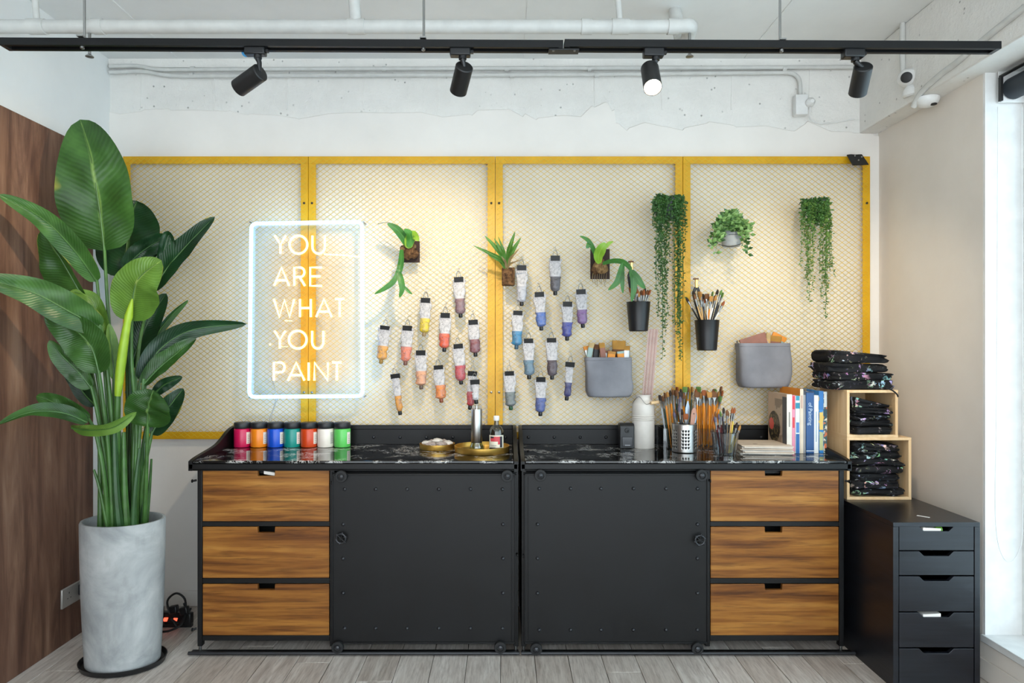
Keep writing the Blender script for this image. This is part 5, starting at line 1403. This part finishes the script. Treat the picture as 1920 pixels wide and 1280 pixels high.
# ------------------------------------------------------------------ things on the worktop
def on_top(px, py):
    """point on the worktop at a pixel"""
    s = (py-CY)/(CAMH-ZT); return Vector((Xof(px, s), Yof(s), ZT))
JARS = [('#c91450','magenta'),('#f0871a','orange'),('#1550c8','royal blue'),('#128a80','teal green'),('#cc4416','burnt orange'),('#e6dfd6','white'),('#5cc45c','bright green')]
M_LID = plain('black jar lid', '#1c1d20', 0.45)
for i, (c_, nm) in enumerate(JARS):
    p = on_top(448.5+31.6*i, 839.5); p.y += 0.042
    t = thing('paint_jar', nm + ' paint jar with a black lid' + (', first of the row by the neon sign' if i == 0 else ' in the row under the neon sign'), 'jar', p, 'row of paint jars')
    R = 0.0415
    build('jar_body', MB().lathe([(R-0.004, 0.0005), (R-0.001, 0.002), (R, 0.006), (R, 0.090), (R-0.002, 0.094), (R-0.006, 0.097)], p, 32), plain('paint jar ' + nm, c_, 0.28), t)
    lid = build('lid', MB().lathe([(R-0.001, 0.096), (R+0.0005, 0.098), (R+0.0005, 0.122), (R-0.002, 0.126), (0.002, 0.127)], p, 36), M_LID, t)
    mb = MB(); a0, a1 = math.radians(-42), math.radians(-8)
    rr = [[(p.x+(R+0.0006)*math.cos(lerp(a0, a1, k/6)), p.y+(R+0.0006)*math.sin(lerp(a0, a1, k/6)), z) for z in (p.z+0.018, p.z+0.078)] for k in range(7)]
    mb.add([q for col in rr for q in col], [(2*k, 2*k+2, 2*k+3, 2*k+1) for k in range(6)])
    lb_ = build('paper_label', mb, M_PAPER if i != 5 else plain('printed grey label', '#b9b6b2', 0.6), t)
    for k in range(5):
        z = p.z+0.026+k*0.009; aa = math.radians(-26)
        build('print_line', MB().obox((p.x+(R+0.001)*math.cos(aa), p.y+(R+0.001)*math.sin(aa), z), Vector((-math.sin(aa), math.cos(aa), 0))*0.006, Vector((math.cos(aa), math.sin(aa), 0))*0.0003, (0,0,0.0011)), plain('print grey', '#77777a', 0.6), lb_)
# brass dish of stones
p = on_top(816.5, 846); p.y += 0.088
t = thing('brass_dish', 'small round brass dish holding stone coasters', 'dish', p)
build('dish', MB().lathe([(0.086, 0.0005), (0.088, 0.003), (0.089, 0.028), (0.0865, 0.028), (0.0855, 0.006), (0.002, 0.005)], p, 48), M_BRASS, t)
M_STONE = m_scribble('speckled grey-pink stone', '#b3a49c', '#5a4a44')
rnd = random.Random(2)
for i in range(7):
    a = i*2*math.pi/6.0; rr = 0.052 if i < 6 else 0.0
    q = p+Vector((rr*math.cos(a), rr*math.sin(a), 0.006 + (0.014 if i < 6 else 0.026)))
    o = build('pebble', MB().ball(q+Vector((0,0,0.008)), (0.027, 0.024, 0.013), 12, 8, amp=0.3, seed=i+30), M_STONE if i % 3 else plain('pale stone', '#c9c4bd', 0.6, vary=0.2), at=q)
    tag(o, ('flat speckled stone heaped in the small brass dish' if i % 3 else 'pale stone heaped in the small brass dish'), 'stone', 'stones in the brass dish')
# brass tray
p = on_top(902, 854); p.y += 0.132
t = thing('brass_tray', 'large round brass-rimmed tray carrying the steel bottle and clear bottle', 'tray', p)
build('rim', MB().lathe([(0.132, 0.0005), (0.134, 0.003), (0.1355, 0.030), (0.132, 0.030), (0.130, 0.008), (0.128, 0.006)], p, 64, cap1=False), M_BRASS, t)
build('tray_base', MB().lathe([(0.1295, 0.0055), (0.1295, 0.007), (0.001, 0.007)], p, 48), plain('dark mirror base', '#3a3830', 0.12, 0.6), t)
tray = p
q = Vector((Xof(894.5, 377), tray.y-0.015, ZT+0.0075))
t = thing('steel_bottle', 'tall brushed steel cylinder on a glass foot on the brass tray', 'bottle', q)
build('cylinder', MB().lathe([(0.026, 0.038), (0.0275, 0.040), (0.0275, 0.200), (0.026, 0.203), (0.002, 0.204)], q, 36), M_STAINLESS, t)
build('glass_foot', MB().lathe([(0.033, 0), (0.0345, 0.003), (0.034, 0.018), (0.028, 0.030), (0.026, 0.0385)], q, 32), clear('pale green glass', '#c9d4b4', 0.2), t)
build('spout', MB().lathe([(0.006, 0.203), (0.006, 0.213), (0.003, 0.222)], q, 12), M_STAINLESS, t)
q = Vector((Xof(931, 380), tray.y-0.035, ZT+0.0075))
t = thing('oil_bottle', 'clear bottle of pale oil with a white cap and red label', 'bottle', q)
build('bottle_glass', MB().lathe([(0.030, 0), (0.035, 0.003), (0.0355, 0.080), (0.034, 0.100), (0.026, 0.116), (0.013, 0.128), (0.0115, 0.146), (0.011, 0.150)], q, 32), M_OIL, t)
build('oil', MB().lathe([(0.028, 0.003), (0.033, 0.005), (0.0335, 0.080), (0.032, 0.100), (0.027, 0.110), (0.002, 0.111)], q, 28), clear('golden oil', '#8f9158', 0.05), t)
build('cap', MB().lathe([(0.0135, 0.148), (0.0145, 0.150), (0.0145, 0.168), (0.012, 0.171), (0.001, 0.171)], q, 24), M_WHITE, t)
def wrap(name, mat, parent, c, R, a0, a1, z0, z1, n=12):
    mb = MB(); pts = [(c.x+R*math.cos(math.radians(lerp(a0, a1, k/n))), c.y+R*math.sin(math.radians(lerp(a0, a1, k/n)))) for k in range(n+1)]
    mb.add([(x, y, z) for x, y in pts for z in (c.z+z0, c.z+z1)], [(2*k, 2*k+2, 2*k+3, 2*k+1) for k in range(n)])
    return build(name, mb, mat, parent)
lb_ = wrap('paper_label', plain('cream bottle label', '#e2dcc8', 0.6), t, q, 0.0362, -160, -20, 0.016, 0.080)
wrap('label_band', plain('label red', '#c8444c', 0.5), lb_, q, 0.0366, -140, -62, 0.050, 0.074)
wrap('label_band', plain('label black', '#22202a', 0.5), lb_, q, 0.0366, -62, -40, 0.022, 0.074)
wrap('label_band', plain('label red', '#c8444c', 0.5), lb_, q, 0.0366, -78, -62, 0.036, 0.050)
wrap('label_band', plain('label black', '#22202a', 0.5), lb_, q, 0.0368, -140, -110, 0.066, 0.074)
wrap('label_band', plain('label grey', '#8a8a86', 0.5), lb_, q, 0.0366, -138, -90, 0.030, 0.033)
wrap('label_band', plain('label grey', '#8a8a86', 0.5), lb_, q, 0.0366, -138, -96, 0.022, 0.025)
wrap('label_band', plain('label black', '#22202a', 0.5), lb_, q, 0.0366, -150, -40, 0.016, 0.020)

# pencil sharpener
p = on_top(1176, 841); hw = 0.0365; y0 = p.y
t = thing('pencil_sharpener', 'black desktop pencil sharpener beside the cream milk can', 'sharpener', p)
build('housing', MB().prism([(0, 0), (0.062, 0), (0.062, 0.118), (0.050, 0.126), (0.012, 0.126), (0, 0.112)], (p.x-hw, y0, ZT+0.0006), (0,1,0), (0,0,1), (2*hw, 0, 0)), M_BLACKG, t, smooth=0, bevel=0.004)
build('shavings_drawer', MB().box(p.x-hw*0.72, p.x+hw*0.72, y0-0.004, y0, ZT+0.012, ZT+0.060), plain('smoky plastic', '#26282c', 0.15), t, bevel=0.002)
build('collar', MB().lathe([(0.013, 0), (0.012, 0.005), (0.006, 0.006), (0.005, 0.001)], (p.x, y0, ZT+0.092), 18, axis=(0,-1,0)), M_BLACK, t)
build('print_line', MB().box(p.x-0.012, p.x+0.014, y0-0.0046, y0-0.0041, ZT+0.016, ZT+0.020), plain('silver print', '#a0a2a6', 0.4), t)

# cream milk can with sticks
p = on_top(1210.5, 842); p.y += 0.056
t = thing('milk_can', 'cream enamelled milk can with ringed neck and wooden grip', 'milk can', p)
R = 0.0565
zt1 = Zof(740, 371)-ZT
build('can_body', MB().lathe([(R-0.002, 0.0005), (R, 0.003), (R, zt1*0.52), (R+0.0025, zt1*0.53), (R-0.0015, zt1*0.545), (R+0.0025, zt1*0.57), (R-0.0015, zt1*0.585), (R+0.0025, zt1*0.61), (R-0.0015, zt1*0.625), (R, zt1*0.64), (R, zt1*0.80), (R-0.003, zt1*0.84), (R-0.010, zt1*0.88), (R-0.018, zt1*0.905), (R-0.0195, zt1*0.92), (R-0.0195, zt1*0.975), (R-0.016, zt1), (R-0.018, zt1), (R-0.0215, zt1*0.975), (R-0.0215, zt1*0.92), (R-0.004, zt1*0.5), (R-0.005, 0.01), (0.002, 0.008)], p, 40), M_CREAM, t)
hp = spline([p+Vector((-R+0.002, -0.012, zt1*0.86)), p+Vector((-R*0.55, -0.045, zt1*0.97)), p+Vector((0, -0.06, zt1*0.84)), p+Vector((R*0.5, -0.06, zt1*0.86)), p+Vector((R*1.2, -0.045, zt1*0.87))], 24)
build('bail_wire', MB().tube(hp+[p+Vector((R*0.95, -0.01, zt1*0.9))], 0.0013, 6), M_CHROME, t)
build('wooden_grip', MB().tube([p+Vector((R*0.42, -0.062, zt1*0.855)), p+Vector((R*1.35, -0.045, zt1*0.875))], [0.0085, 0.0085], 14), M_PINE, t)
for i in range(7):
    f = i/6-0.5
    b = p+Vector((f*0.050, 0.005*math.cos(i), 0.02)); tp = P(1228+f*17, 616+abs(f)*1.5, 371); tp.y = p.y+0.010
    o = build('wooden_strip', MB().bar(b, tp, 0.0068, 0.0022), plain('mauve stained wood' if i % 2 else 'grey mauve wood', '#a4837c' if i % 2 else '#b49a92', 0.6, vary=0.2), at=b, bevel=0.0004)
    tag(o, 'thin mauve-brown wooden strip standing in the cream milk can' if i % 2 else 'thin greyish wooden strip standing in the cream milk can', 'strip', 'wooden strips in the milk can')

# clear brush bin
b0 = on_top(1244, 843); x0 = b0.x; x1 = Xof(1348, 376); y0 = b0.y; y1 = y0+0.155; hb = 0.105
t = thing('acrylic_bin', 'clear acrylic bin packed with upright paintbrushes', 'bin', ((x0+x1)/2, (y0+y1)/2, ZT))
z = ZT+0.0006; th = 0.003
for a in ((x0, x1, y0, y0+th, z, z+hb), (x0, x1, y1-th, y1, z, z+hb), (x0, x0+th, y0+th, y1-th, z, z+hb), (x1-th, x1, y0+th, y1-th, z, z+hb), (x0+th, x1-th, y0+th, y1-th, z, z+th)):
    build('bin_wall', MB().box(*a), M_ACRYL, t)
rnd = random.Random(11)
def bin_brush(bx, by, tx, ty, S, hm, bm_, st='flat', r=0.0042):
    b = Vector((Xof(bx, S), min(max(Yof(S), y0+0.015), y1-0.012), ZT+0.006)); b.x = min(max(b.x, x0+0.010), x1-0.010)
    tp = P(tx, ty, S); tp.y = b.y + rnd.uniform(-0.01, 0.01)
    brush(b, tp, hm, bm_, '%s paintbrush with %s in the clear bin' % (hm.name.split(' handle')[0].replace(' lacquered', '').replace('natural wood', 'wooden'), bm_.name), 'brushes in the clear bin', st, r, key='bin')
gb = [B_BR, B_TN, B_GN, B_RU, B_BR]
for i in range(14):          # straight orange ones
    x = 1308+i*3.5
    bin_brush(x, 840, x+rnd.uniform(-1, 1.5), 733+rnd.uniform(-4, 8), (372, 366, 361)[i % 3], H_OR, gb[i % 5], 'flat', 0.0050)
for i in range(8):
    x = 1306+i*5.5
    bin_brush(x, 840, x+rnd.uniform(0, 6), 726+rnd.uniform(-2, 8), 358, H_OR if i % 2 else H_WD, (B_GN, B_BR, B_TN)[i % 3], 'flat', 0.0052)
for i in range(10):           # fanned ones on the left
    f = i/9
    bin_brush(lerp(1252, 1282, f), 840, lerp(1236, 1282, f), 742-10*math.sin(f*2.6)+rnd.uniform(-3, 3), (374, 366)[i % 2], (H_CL, H_GR, H_OR, H_WD, H_OR)[i % 5], (B_DK, B_BR, B_BR, B_TN)[i % 4], ('flat', 'round')[i % 2], 0.0050)
for i in range(9):
    f = i/8
    bin_brush(lerp(1268, 1300, f), 840, lerp(1254, 1312, f), 732-6*math.sin(f*3)+rnd.uniform(-4, 4), 360, (H_BK, H_OR, H_GR, H_WH)[i % 4], (B_BR, B_TN, B_RU, B_DK, B_GN)[i % 5], ('flat', 'round')[i % 2], 0.0046)

# perforated steel cup
p = on_top(1290, 850); R = 0.0600; p.y += R; hC = 0.136
t = thing('steel_utensil_cup', 'perforated stainless steel cup full of palette tools', 'cup', p)
mb = MB(); NA, NZ = 108, 34
for iz in range(NZ+1):
    for ia in range(NA):
        a = 2*math.pi*ia/NA; mb.v.append(p+Vector((R*math.cos(a), R*math.sin(a), 0.001+hC*iz/NZ)))
for iz in range(NZ):
    for ia in range(NA):
        col_ = ia % 18
        if 5 <= iz <= 27 and (iz-5) % 4 in (0, 1) and col_ in (1, 2, 5, 6, 9, 10): continue
        mb.f.append((iz*NA+ia, iz*NA+(ia+1) % NA, (iz+1)*NA+(ia+1) % NA, (iz+1)*NA+ia)); mb.mi.append(0)
o = build('perforated_wall', mb, M_STAINLESS, t)
sm_ = o.modifiers.new('thickness', 'SOLIDIFY'); sm_.thickness = 0.0012; sm_.offset = -1
build('cup_base', MB().lathe([(R-0.002, 0.001), (R-0.002, 0.004), (0.001, 0.004)], p, 36), M_STAINLESS, t)
build('rim', MB().tube([p+Vector((R*math.cos(2*math.pi*k/40), R*math.sin(2*math.pi*k/40), 0.001+hC)) for k in range(40)], 0.0016, 6, closed=True), M_STAINLESS, t)
build('inner_cylinder', MB().lathe([(R-0.010, 0.004), (R-0.010, hC-0.02)], p, 32, cap0=False, cap1=False), plain('dark inner cylinder', '#1a1a1c', 0.6), t)  # dark open cylinder inside the wall, showing through the holes
def tool(px, py, kind, i):
    S = 386; tip = P(px, py, S); tip.y = p.y + 0.03*math.sin(i*2.3)
    b = Vector((p.x+(tip.x-p.x)*0.35, p.y+0.02*math.sin(i*2.3), ZT+0.008)); d = (tip-b).normalized(); ux = Vector((1,0,0)); ux = (ux-d*ux.dot(d)).normalized(); uy = d.cross(ux)
    L = (tip-b).length
    if kind == 'knife':
        o = thing('palette_knife', ['broad blue-grey palette knife in the perforated steel cup', 'narrow blue-grey palette knife at the right of the perforated steel cup'][i % 2], 'palette knife', b, 'palette knives in the steel cup')
        build('handle', MB().tube([b, b+d*L*0.5], [0.006, 0.005], 10), H_BK, o)
        build('blade', MB().loft([sup(0.004, 0.0012, b+d*L*0.5, 3, 12, ux, uy), sup(0.011, 0.001, b+d*L*0.66, 3, 12, ux, uy), sup(0.011, 0.0008, b+d*L*0.85, 3, 12, ux, uy), sup(0.002, 0.0006, tip, 3, 12, ux, uy)]), plain('blue-grey metal', '#8c9aa8', 0.3, 0.6), o)
    elif kind == 'spatula':
        o = thing('wooden_spatula', 'pinkish wooden spatula with a hole in the perforated steel cup', 'spatula', b)
        build('blade', MB().loft([sup(0.008, 0.003, b, 3, 12, ux, uy), sup(0.010, 0.003, b+d*L*0.6, 3, 12, ux, uy), sup(0.013, 0.003, b+d*L*0.82, 3, 12, ux, uy), sup(0.012, 0.003, b+d*L*0.94, 3, 12, ux, uy), sup(0.004, 0.002, tip, 3, 12, ux, uy)]), plain('pink-brown wood', '#b58672', 0.5), o)
        build('hole', MB().lathe([(0.003, 0), (0.003, 0.0006), (0.001, 0.0008)], b+d*L*0.86-Vector((0,0.003,0)), 10, axis=(0,-1,0)), M_BLACK, o)
    else:
        hm, bmt = kind
        brush(b, tip, hm, bmt, '%s paintbrush with %s in the perforated steel cup' % (hm.name.split(' handle')[0].replace(' lacquered', ''), bmt.name), 'brushes in the steel cup', 'flat' if i % 2 else 'round', 0.0046, key='steel')
B_VI = plain('violet-grey bristle', '#5c5468', 0.7, vary=0.25)
for i, (x, y, k_) in enumerate(((1266,772,(H_CL,B_VI)),(1271,768,(H_WD,B_BR)),(1273,762,(H_BK,B_VI)),(1278,756,(H_WH,B_VI)),(1282,766,(H_BK,B_DK)),(1286,774,(H_WD,B_RU)),(1281,744,(H_CL,B_VI)),(1276,776,(H_BK,B_BR)))): tool(x, y, k_, i)
tool(1293, 752, 'knife', 0); tool(1311, 774, 'knife', 1); tool(1302, 764, 'spatula', 2)

# clear plastic cup
p = on_top(1366, 855); R0, R1 = 0.050, 0.066; p.y += R0; hC = 0.112
t = thing('clear_plastic_cup', 'clear plastic tub of fine paintbrushes in front of the bin', 'cup', p)
build('cup_wall', MB().lathe([(R0, 0.001), (R1-0.002, hC-0.006), (R1, hC-0.006), (R1+0.002, hC), (R1-0.001, hC), (R1-0.003, hC-0.004), (R0-0.0015, 0.004), (0.002, 0.003)], p, 36), M_CLEARCUP, t)
rnd = random.Random(3)
for i, (x, y, hm, bmt) in enumerate(((1336,778,H_RD,B_VI),(1340,772,H_RD,B_BR),(1345,774,H_RD,B_VI),(1350,770,H_RD,B_GN),(1355,776,H_RD,B_VI),(1352,762,H_BK,B_DK),(1358,765,H_BK,B_BR),(1366,770,H_WD,B_BR),(1370,762,H_WD,B_RU),(1374,764,H_YL,B_RU),(1375,776,H_BL,B_DK),(1381,790,H_YL,B_DK),(1384,790,H_WD,B_DK),(1362,780,H_WD,B_TN),(1388,796,H_YL,B_TN))):
    S = 392; tip = P(x, y, S); tip.y = p.y+rnd.uniform(-0.03, 0.03); b = Vector((p.x+(tip.x-p.x)*0.42, p.y+(tip.y-p.y)*0.4, ZT+0.007))
    brush(b, tip, hm, bmt, 'thin %s paintbrush with %s in the clear plastic tub' % (hm.name.split(' handle')[0].replace(' lacquered', '').replace('natural wood', 'wooden'), bmt.name), 'brushes in the clear plastic tub', 'round', 0.0036, key='tub')

# stack of paper pads
q = on_top(1394, 853); rnd = random.Random(8)
zc = ZT+0.0006
n_ = 9
for i in range(n_):
    h = 0.0052 if i % 3 else 0.0042
    c = Vector((Xof(1440, 392)+rnd.uniform(-0.007, 0.004), q.y+0.105+rnd.uniform(-0.006, 0.008), zc)); a = rnd.uniform(-0.07, 0.07)-0.05
    ux = Vector((math.cos(a), math.sin(a), 0)); uy = Vector((-math.sin(a), math.cos(a), 0))
    o = build('paper_pad', MB().obox(c+Vector((0,0,h/2)), ux*0.118, uy*0.098, (0,0,h/2-0.0003)), plain(('pad paper white', 'pad paper cream', 'pad paper tan')[i % 3], ('#e4dfd8', '#d8cdbf', '#c3b2a0')[i % 3], 0.8, vary=0.08), at=c)
    tag(o, 'pale paper pad, %s of the pile left of the books' % ('topmost' if i == n_-1 else 'lowest' if i == 0 else '%s from the bottom' % ['', 'second', 'third', 'fourth', 'fifth', 'sixth', 'seventh', 'eighth'][i]), 'paper pad', 'pile of paper pads')
    zc += h
top = Vector((Xof(1440, 392), q.y+0.06, zc))
build('paint_spot', MB().lathe([(0.012, 0), (0.011, 0.0004), (0.001, 0.0005)], top+Vector((-0.05, 0.0, 0)), 20, sy=0.7), plain('brown stain', '#7a6a60', 0.7), o)['label'] = 'small brown stain'

# books
def m_cover(name, cols, scale=22):
    k = NT(name); n1 = k.noise(k.coord(), scale, 3, 0.5, 0.8)
    k.color(k.ramp(n1, [(0.30+0.4*i/max(1, len(cols)-1), c) for i, c in enumerate(cols)], 'CONSTANT')).set(0.4, 0, 0.4)
    return k.m
SBk = 390
def book(xa, xb, ytop, spine, label, marks=(), cover=None, dep=0.225, ybase=850.0, front=0.0, txt=None):
    x0, x1 = Xof(xa, SBk)+0.0003, Xof(xb, SBk)-0.0003; z1 = Zof(ytop, SBk); z0 = ZT+0.0006; y0 = Yof(SBk)+front; y1 = y0+dep
    t = thing('book', label, 'book', ((x0+x1)/2, y0, z0), 'row of books')
    cm = cover or spine; ct = 0.0016
    build('front_cover', MB().box(x0, x0+ct, y0+0.001, y1, z0, z1), cm, t)
    build('back_cover', MB().box(x1-ct, x1, y0+0.001, y1, z0, z1), cm, t)
    build('page_block', MB().box(x0+ct, x1-ct, y0+0.002, y1-0.004, z0+0.002, z1-0.003), M_PAPER, t)
    sp_o = build('spine', MB().box(x0, x1, y0-0.001, y0+0.001, z0, z1), spine, t, bevel=0.0008)
    for (m0, m1, col_, wf) in marks:
        build('spine_mark', MB().box(lerp(x0, x1, 0.5-wf/2), lerp(x0, x1, 0.5+wf/2), y0-0.0014, y0-0.0010, lerp(z1, z0, m1), lerp(z1, z0, m0)), plain('spine print ' + col_, col_, 0.4), sp_o)
    if txt:
        for body, f, size, col_ in txt:
            text_mesh(body, size, ((x0+x1)/2, y0-0.0013, lerp(z1, z0, f)), (0,0,-1), (1,0,0), (0,-1,0), plain('spine lettering ' + col_, col_, 0.4), 'spine_lettering', sp_o)
    return t, x0, y0, y1, z0, z1
t, x0, y0, y1, z0, z1 = book(1475, 1485, 739, plain('white paper spine', '#d8d2c8', 0.5), 'large art book with a beige photo cover, leftmost of the row', [(0.30, 0.55, '#8a867e', 0.25)], plain('beige cover', '#c2a68c', 0.5))
fc = [c for c in t.children if c.name.startswith('front_cover')][0]
def cov(name, mat, ya_, yb_, za_, zb_, d=0.0004): return build(name, MB().box(x0-d, x0-0.0001, lerp(y0, y1, ya_), lerp(y0, y1, yb_), lerp(z1, z0, zb_), lerp(z1, z0, za_)), mat, fc)
cov('cover_band', plain('slate grey', '#4c4e52', 0.5), 0.0, 0.22, 0.05, 1.0)
cov('cover_photo', m_cover('soft photo print', ['#b4a08c', '#8c7a68', '#c9b8a2'], 12), 0.22, 0.62, 0.10, 0.95, 0.0006)
mbx = MB().lathe([(1.0, 0), (0.5, 0), (0.001, 0)], (0,0,0), 32, cap0=False, cap1=False)
for v in mbx.v:
    a_, b_ = v.x, v.y
    v.x, v.y, v.z = x0-0.0009, lerp(y0, y1, 0.66)+a_*0.072, lerp(z1, z0, 0.60)+b_*0.078
build('cover_disc', mbx, m_cover('dark still-life print', ['#5c5040', '#2e2822', '#7a6a44', '#1f3038'], 30), fc)
mbx = MB().ball((x0-0.0012, lerp(y0, y1, 0.80), lerp(z1, z0, 0.56)), (0.0008, 0.030, 0.030), 16, 10)
build('cover_flower', mbx, plain('coral red print', '#d8574c', 0.5), fc)
book(1485.3, 1491.5, 741, plain('pink spine', '#d889a0', 0.45), 'thin pink book with red marks on its spine', [(0.01, 0.24, '#c8343c', 0.7), (0.38, 0.56, '#c8343c', 0.6)], front=0.003)
book(1491.6, 1500, 742, plain('pale teal spine', '#d5dde0', 0.45), 'white, teal and blue striped thin book', [(0.0, 0.08, '#2c8aa4', 0.8), (0.12, 0.22, '#1e7f9a', 0.95), (0.46, 0.64, '#4a7ab4', 0.7), (0.66, 1.0, '#1f5c9c', 0.8)], front=0.002)
book(1500.1, 1506.5, 729, plain('cream spine', '#d6c8b4', 0.5), 'tall cream book with an orange cover behind the thin ones', [(0.1, 0.3, '#b8988a', 0.5)], plain('orange cover', '#d8861c', 0.5), dep=0.235, front=0.001)
book(1506.6, 1511.2, 733, plain('grey spine', '#8c8c90', 0.45), 'thin grey book left of the thick blue one', [(0.0, 0.06, '#3a3a44', 0.9)], front=0.003)
book(1511.3, 1526.5, 734, plain('deep blue spine', '#1d4a80', 0.35), 'thick blue book with a pale title on its spine', [(0.0, 0.02, '#10284a', 1.0), (0.95, 0.965, '#c8d4e0', 1.0)], front=0.0, txt=[('of Painting', 0.36, 0.026, '#b9c9d8')])
book(1526.6, 1535.5, 741, plain('white spine', '#dfe2e2', 0.45), 'white book between the blue book and the painted one', [(0.28, 0.80, '#9fb4c4', 0.25)], front=0.004)
book(1535.6, 1544.5, 733, m_cover('landscape print spine', ['#2a6cb0', '#3c86c8', '#d8b858', '#b9b878']), 'book with a blue and yellow landscape spine', [(0.0, 0.30, '#2f74b8', 0.9), (0.34, 0.62, '#d8bc60', 0.8), (0.66, 0.95, '#b4bc88', 0.8)], front=0.002)
book(1544.6, 1551.5, 734, m_cover('patterned print spine', ['#d8d4c4', '#3a5a60', '#c8744c', '#e4dcc8'], 40), 'patterned book at the right end of the row beside the crates', [(0.0, 0.25, '#c9d2d4', 0.8), (0.28, 0.40, '#2f4a54', 0.8), (0.84, 0.92, '#c8683c', 0.6)], front=0.003)

# ------------------------------------------------------------------ sockets and cables near the planter
ys0, ys1 = Yof(406), Yof(384); z0, z1 = 0.172, 0.262
t = thing('wall_socket', 'silver double wall socket on the wood cladding beside the planter', 'socket', (XP, (ys0+ys1)/2, z0))
build('face_plate', MB().box(XP, XP+0.010, ys0, ys1, z0, z1), plain('satin silver plate', '#b0aca6', 0.35, 0.6), t, bevel=0.003)
for f in (0.28,):
    yy = lerp(ys0, ys1, f)
    for dy, dz, a_, b_ in ((0, 0.016, 0.004, 0.008), (-0.011, -0.008, 0.007, 0.003), (0.011, -0.008, 0.007, 0.003)):
        build('socket_hole', MB().box(XP+0.0098, XP+0.0106, yy+dy-a_/2, yy+dy+a_/2, (z0+z1)/2+dz-b_/2, (z0+z1)/2+dz+b_/2), M_BLACK, t)
yy = lerp(ys0, ys1, 0.76)
t = thing('power_plug', 'black power plug pushed into the wall socket behind the planter', 'plug', (XP+0.02, yy, 0.2))
build('plug_body', MB().box(XP+0.0108, XP+0.040, yy-0.026, yy+0.026, 0.196, 0.250), M_BLACKG, t, bevel=0.008)
build('cord', MB().tube(spline([(XP+0.03, yy, 0.198), (XP+0.034, yy+0.004, 0.12), (XP+0.05, yy+0.05, 0.03), (XP+0.20, yy+0.14, 0.008), (-1.62, -0.22, 0.007)], 40), 0.0045, 8), M_RUBBER, t)
p = P(330, 1166, 378); p.z = 0
t = thing('power_strip', 'black power strip with two lit red switches on the floor', 'power strip', p)
build('strip_body', MB().obox(p+Vector((0,0,0.045)), (0.085, -0.01, 0), (0.002, 0.016, 0.0), (0, 0, 0.028)), M_BLACKG, t, bevel=0.006)
for i, dx in enumerate((-0.045, 0.005)):
    build('red_switch', MB().obox(p+Vector((dx, -0.0165-dx*0.05, 0.040)), (0.010, 0, 0), (0, 0.002, 0), (0.003, 0, 0.009)), emit('glowing red switch', (1.0, 0.10, 0.05), 0.5) if i == 0 else bpy.data.materials['glowing red switch'], t)
build('stand', MB().box(p.x-0.08, p.x+0.08, p.y-0.012, p.y+0.012, 0.0, 0.018), M_BLACKG, t)
for i, pts in enumerate(([P(318,1150,382), P(314,1126,382), P(330,1112,382), P(346,1122,382), P(349,1146,380)], [P(302,1128,380), P(306,1140,380), P(303,1158,380), P(308,1172,380)], [P(350,1146,380), P(340,1170,388), P(318,1182,390), P(300,1184,390)], [P(358,1140,374), P(348,1156,378), P(336,1168,382), P(320,1160,384)], [P(345,1130,378), P(348,1150,380), P(334,1174,386), P(325,1164,386)])):
    o = build('power_cable', MB().tube([Vector((q.x, q.y, max(q.z, 0.006))) for q in spline(pts, 24)], 0.0052, 8), M_RUBBER, at=pts[0])
    tag(o, ['thick black cable arching above the power strip', 'black cable hanging behind the planter edge', 'black cable lying on the floor between planter and power strip', 'black cable running from the power strip behind the cabinet', 'black cable looped in front of the power strip'][i], 'cable', 'cables at the power strip')
for i, (px, py) in enumerate(((326, 1142), (346, 1144))):
    q = P(px, py, 380)
    o = build('power_plug', MB().obox(q, (0.020, 0, 0.004), (0, 0.016, 0), (-0.003, 0, 0.018)), M_BLACKG, at=q, bevel=0.006)
    tag(o, ['black plug in the power strip nearer the planter', 'black plug in the power strip nearer the cabinet'][i], 'plug', 'plugs in the power strip')
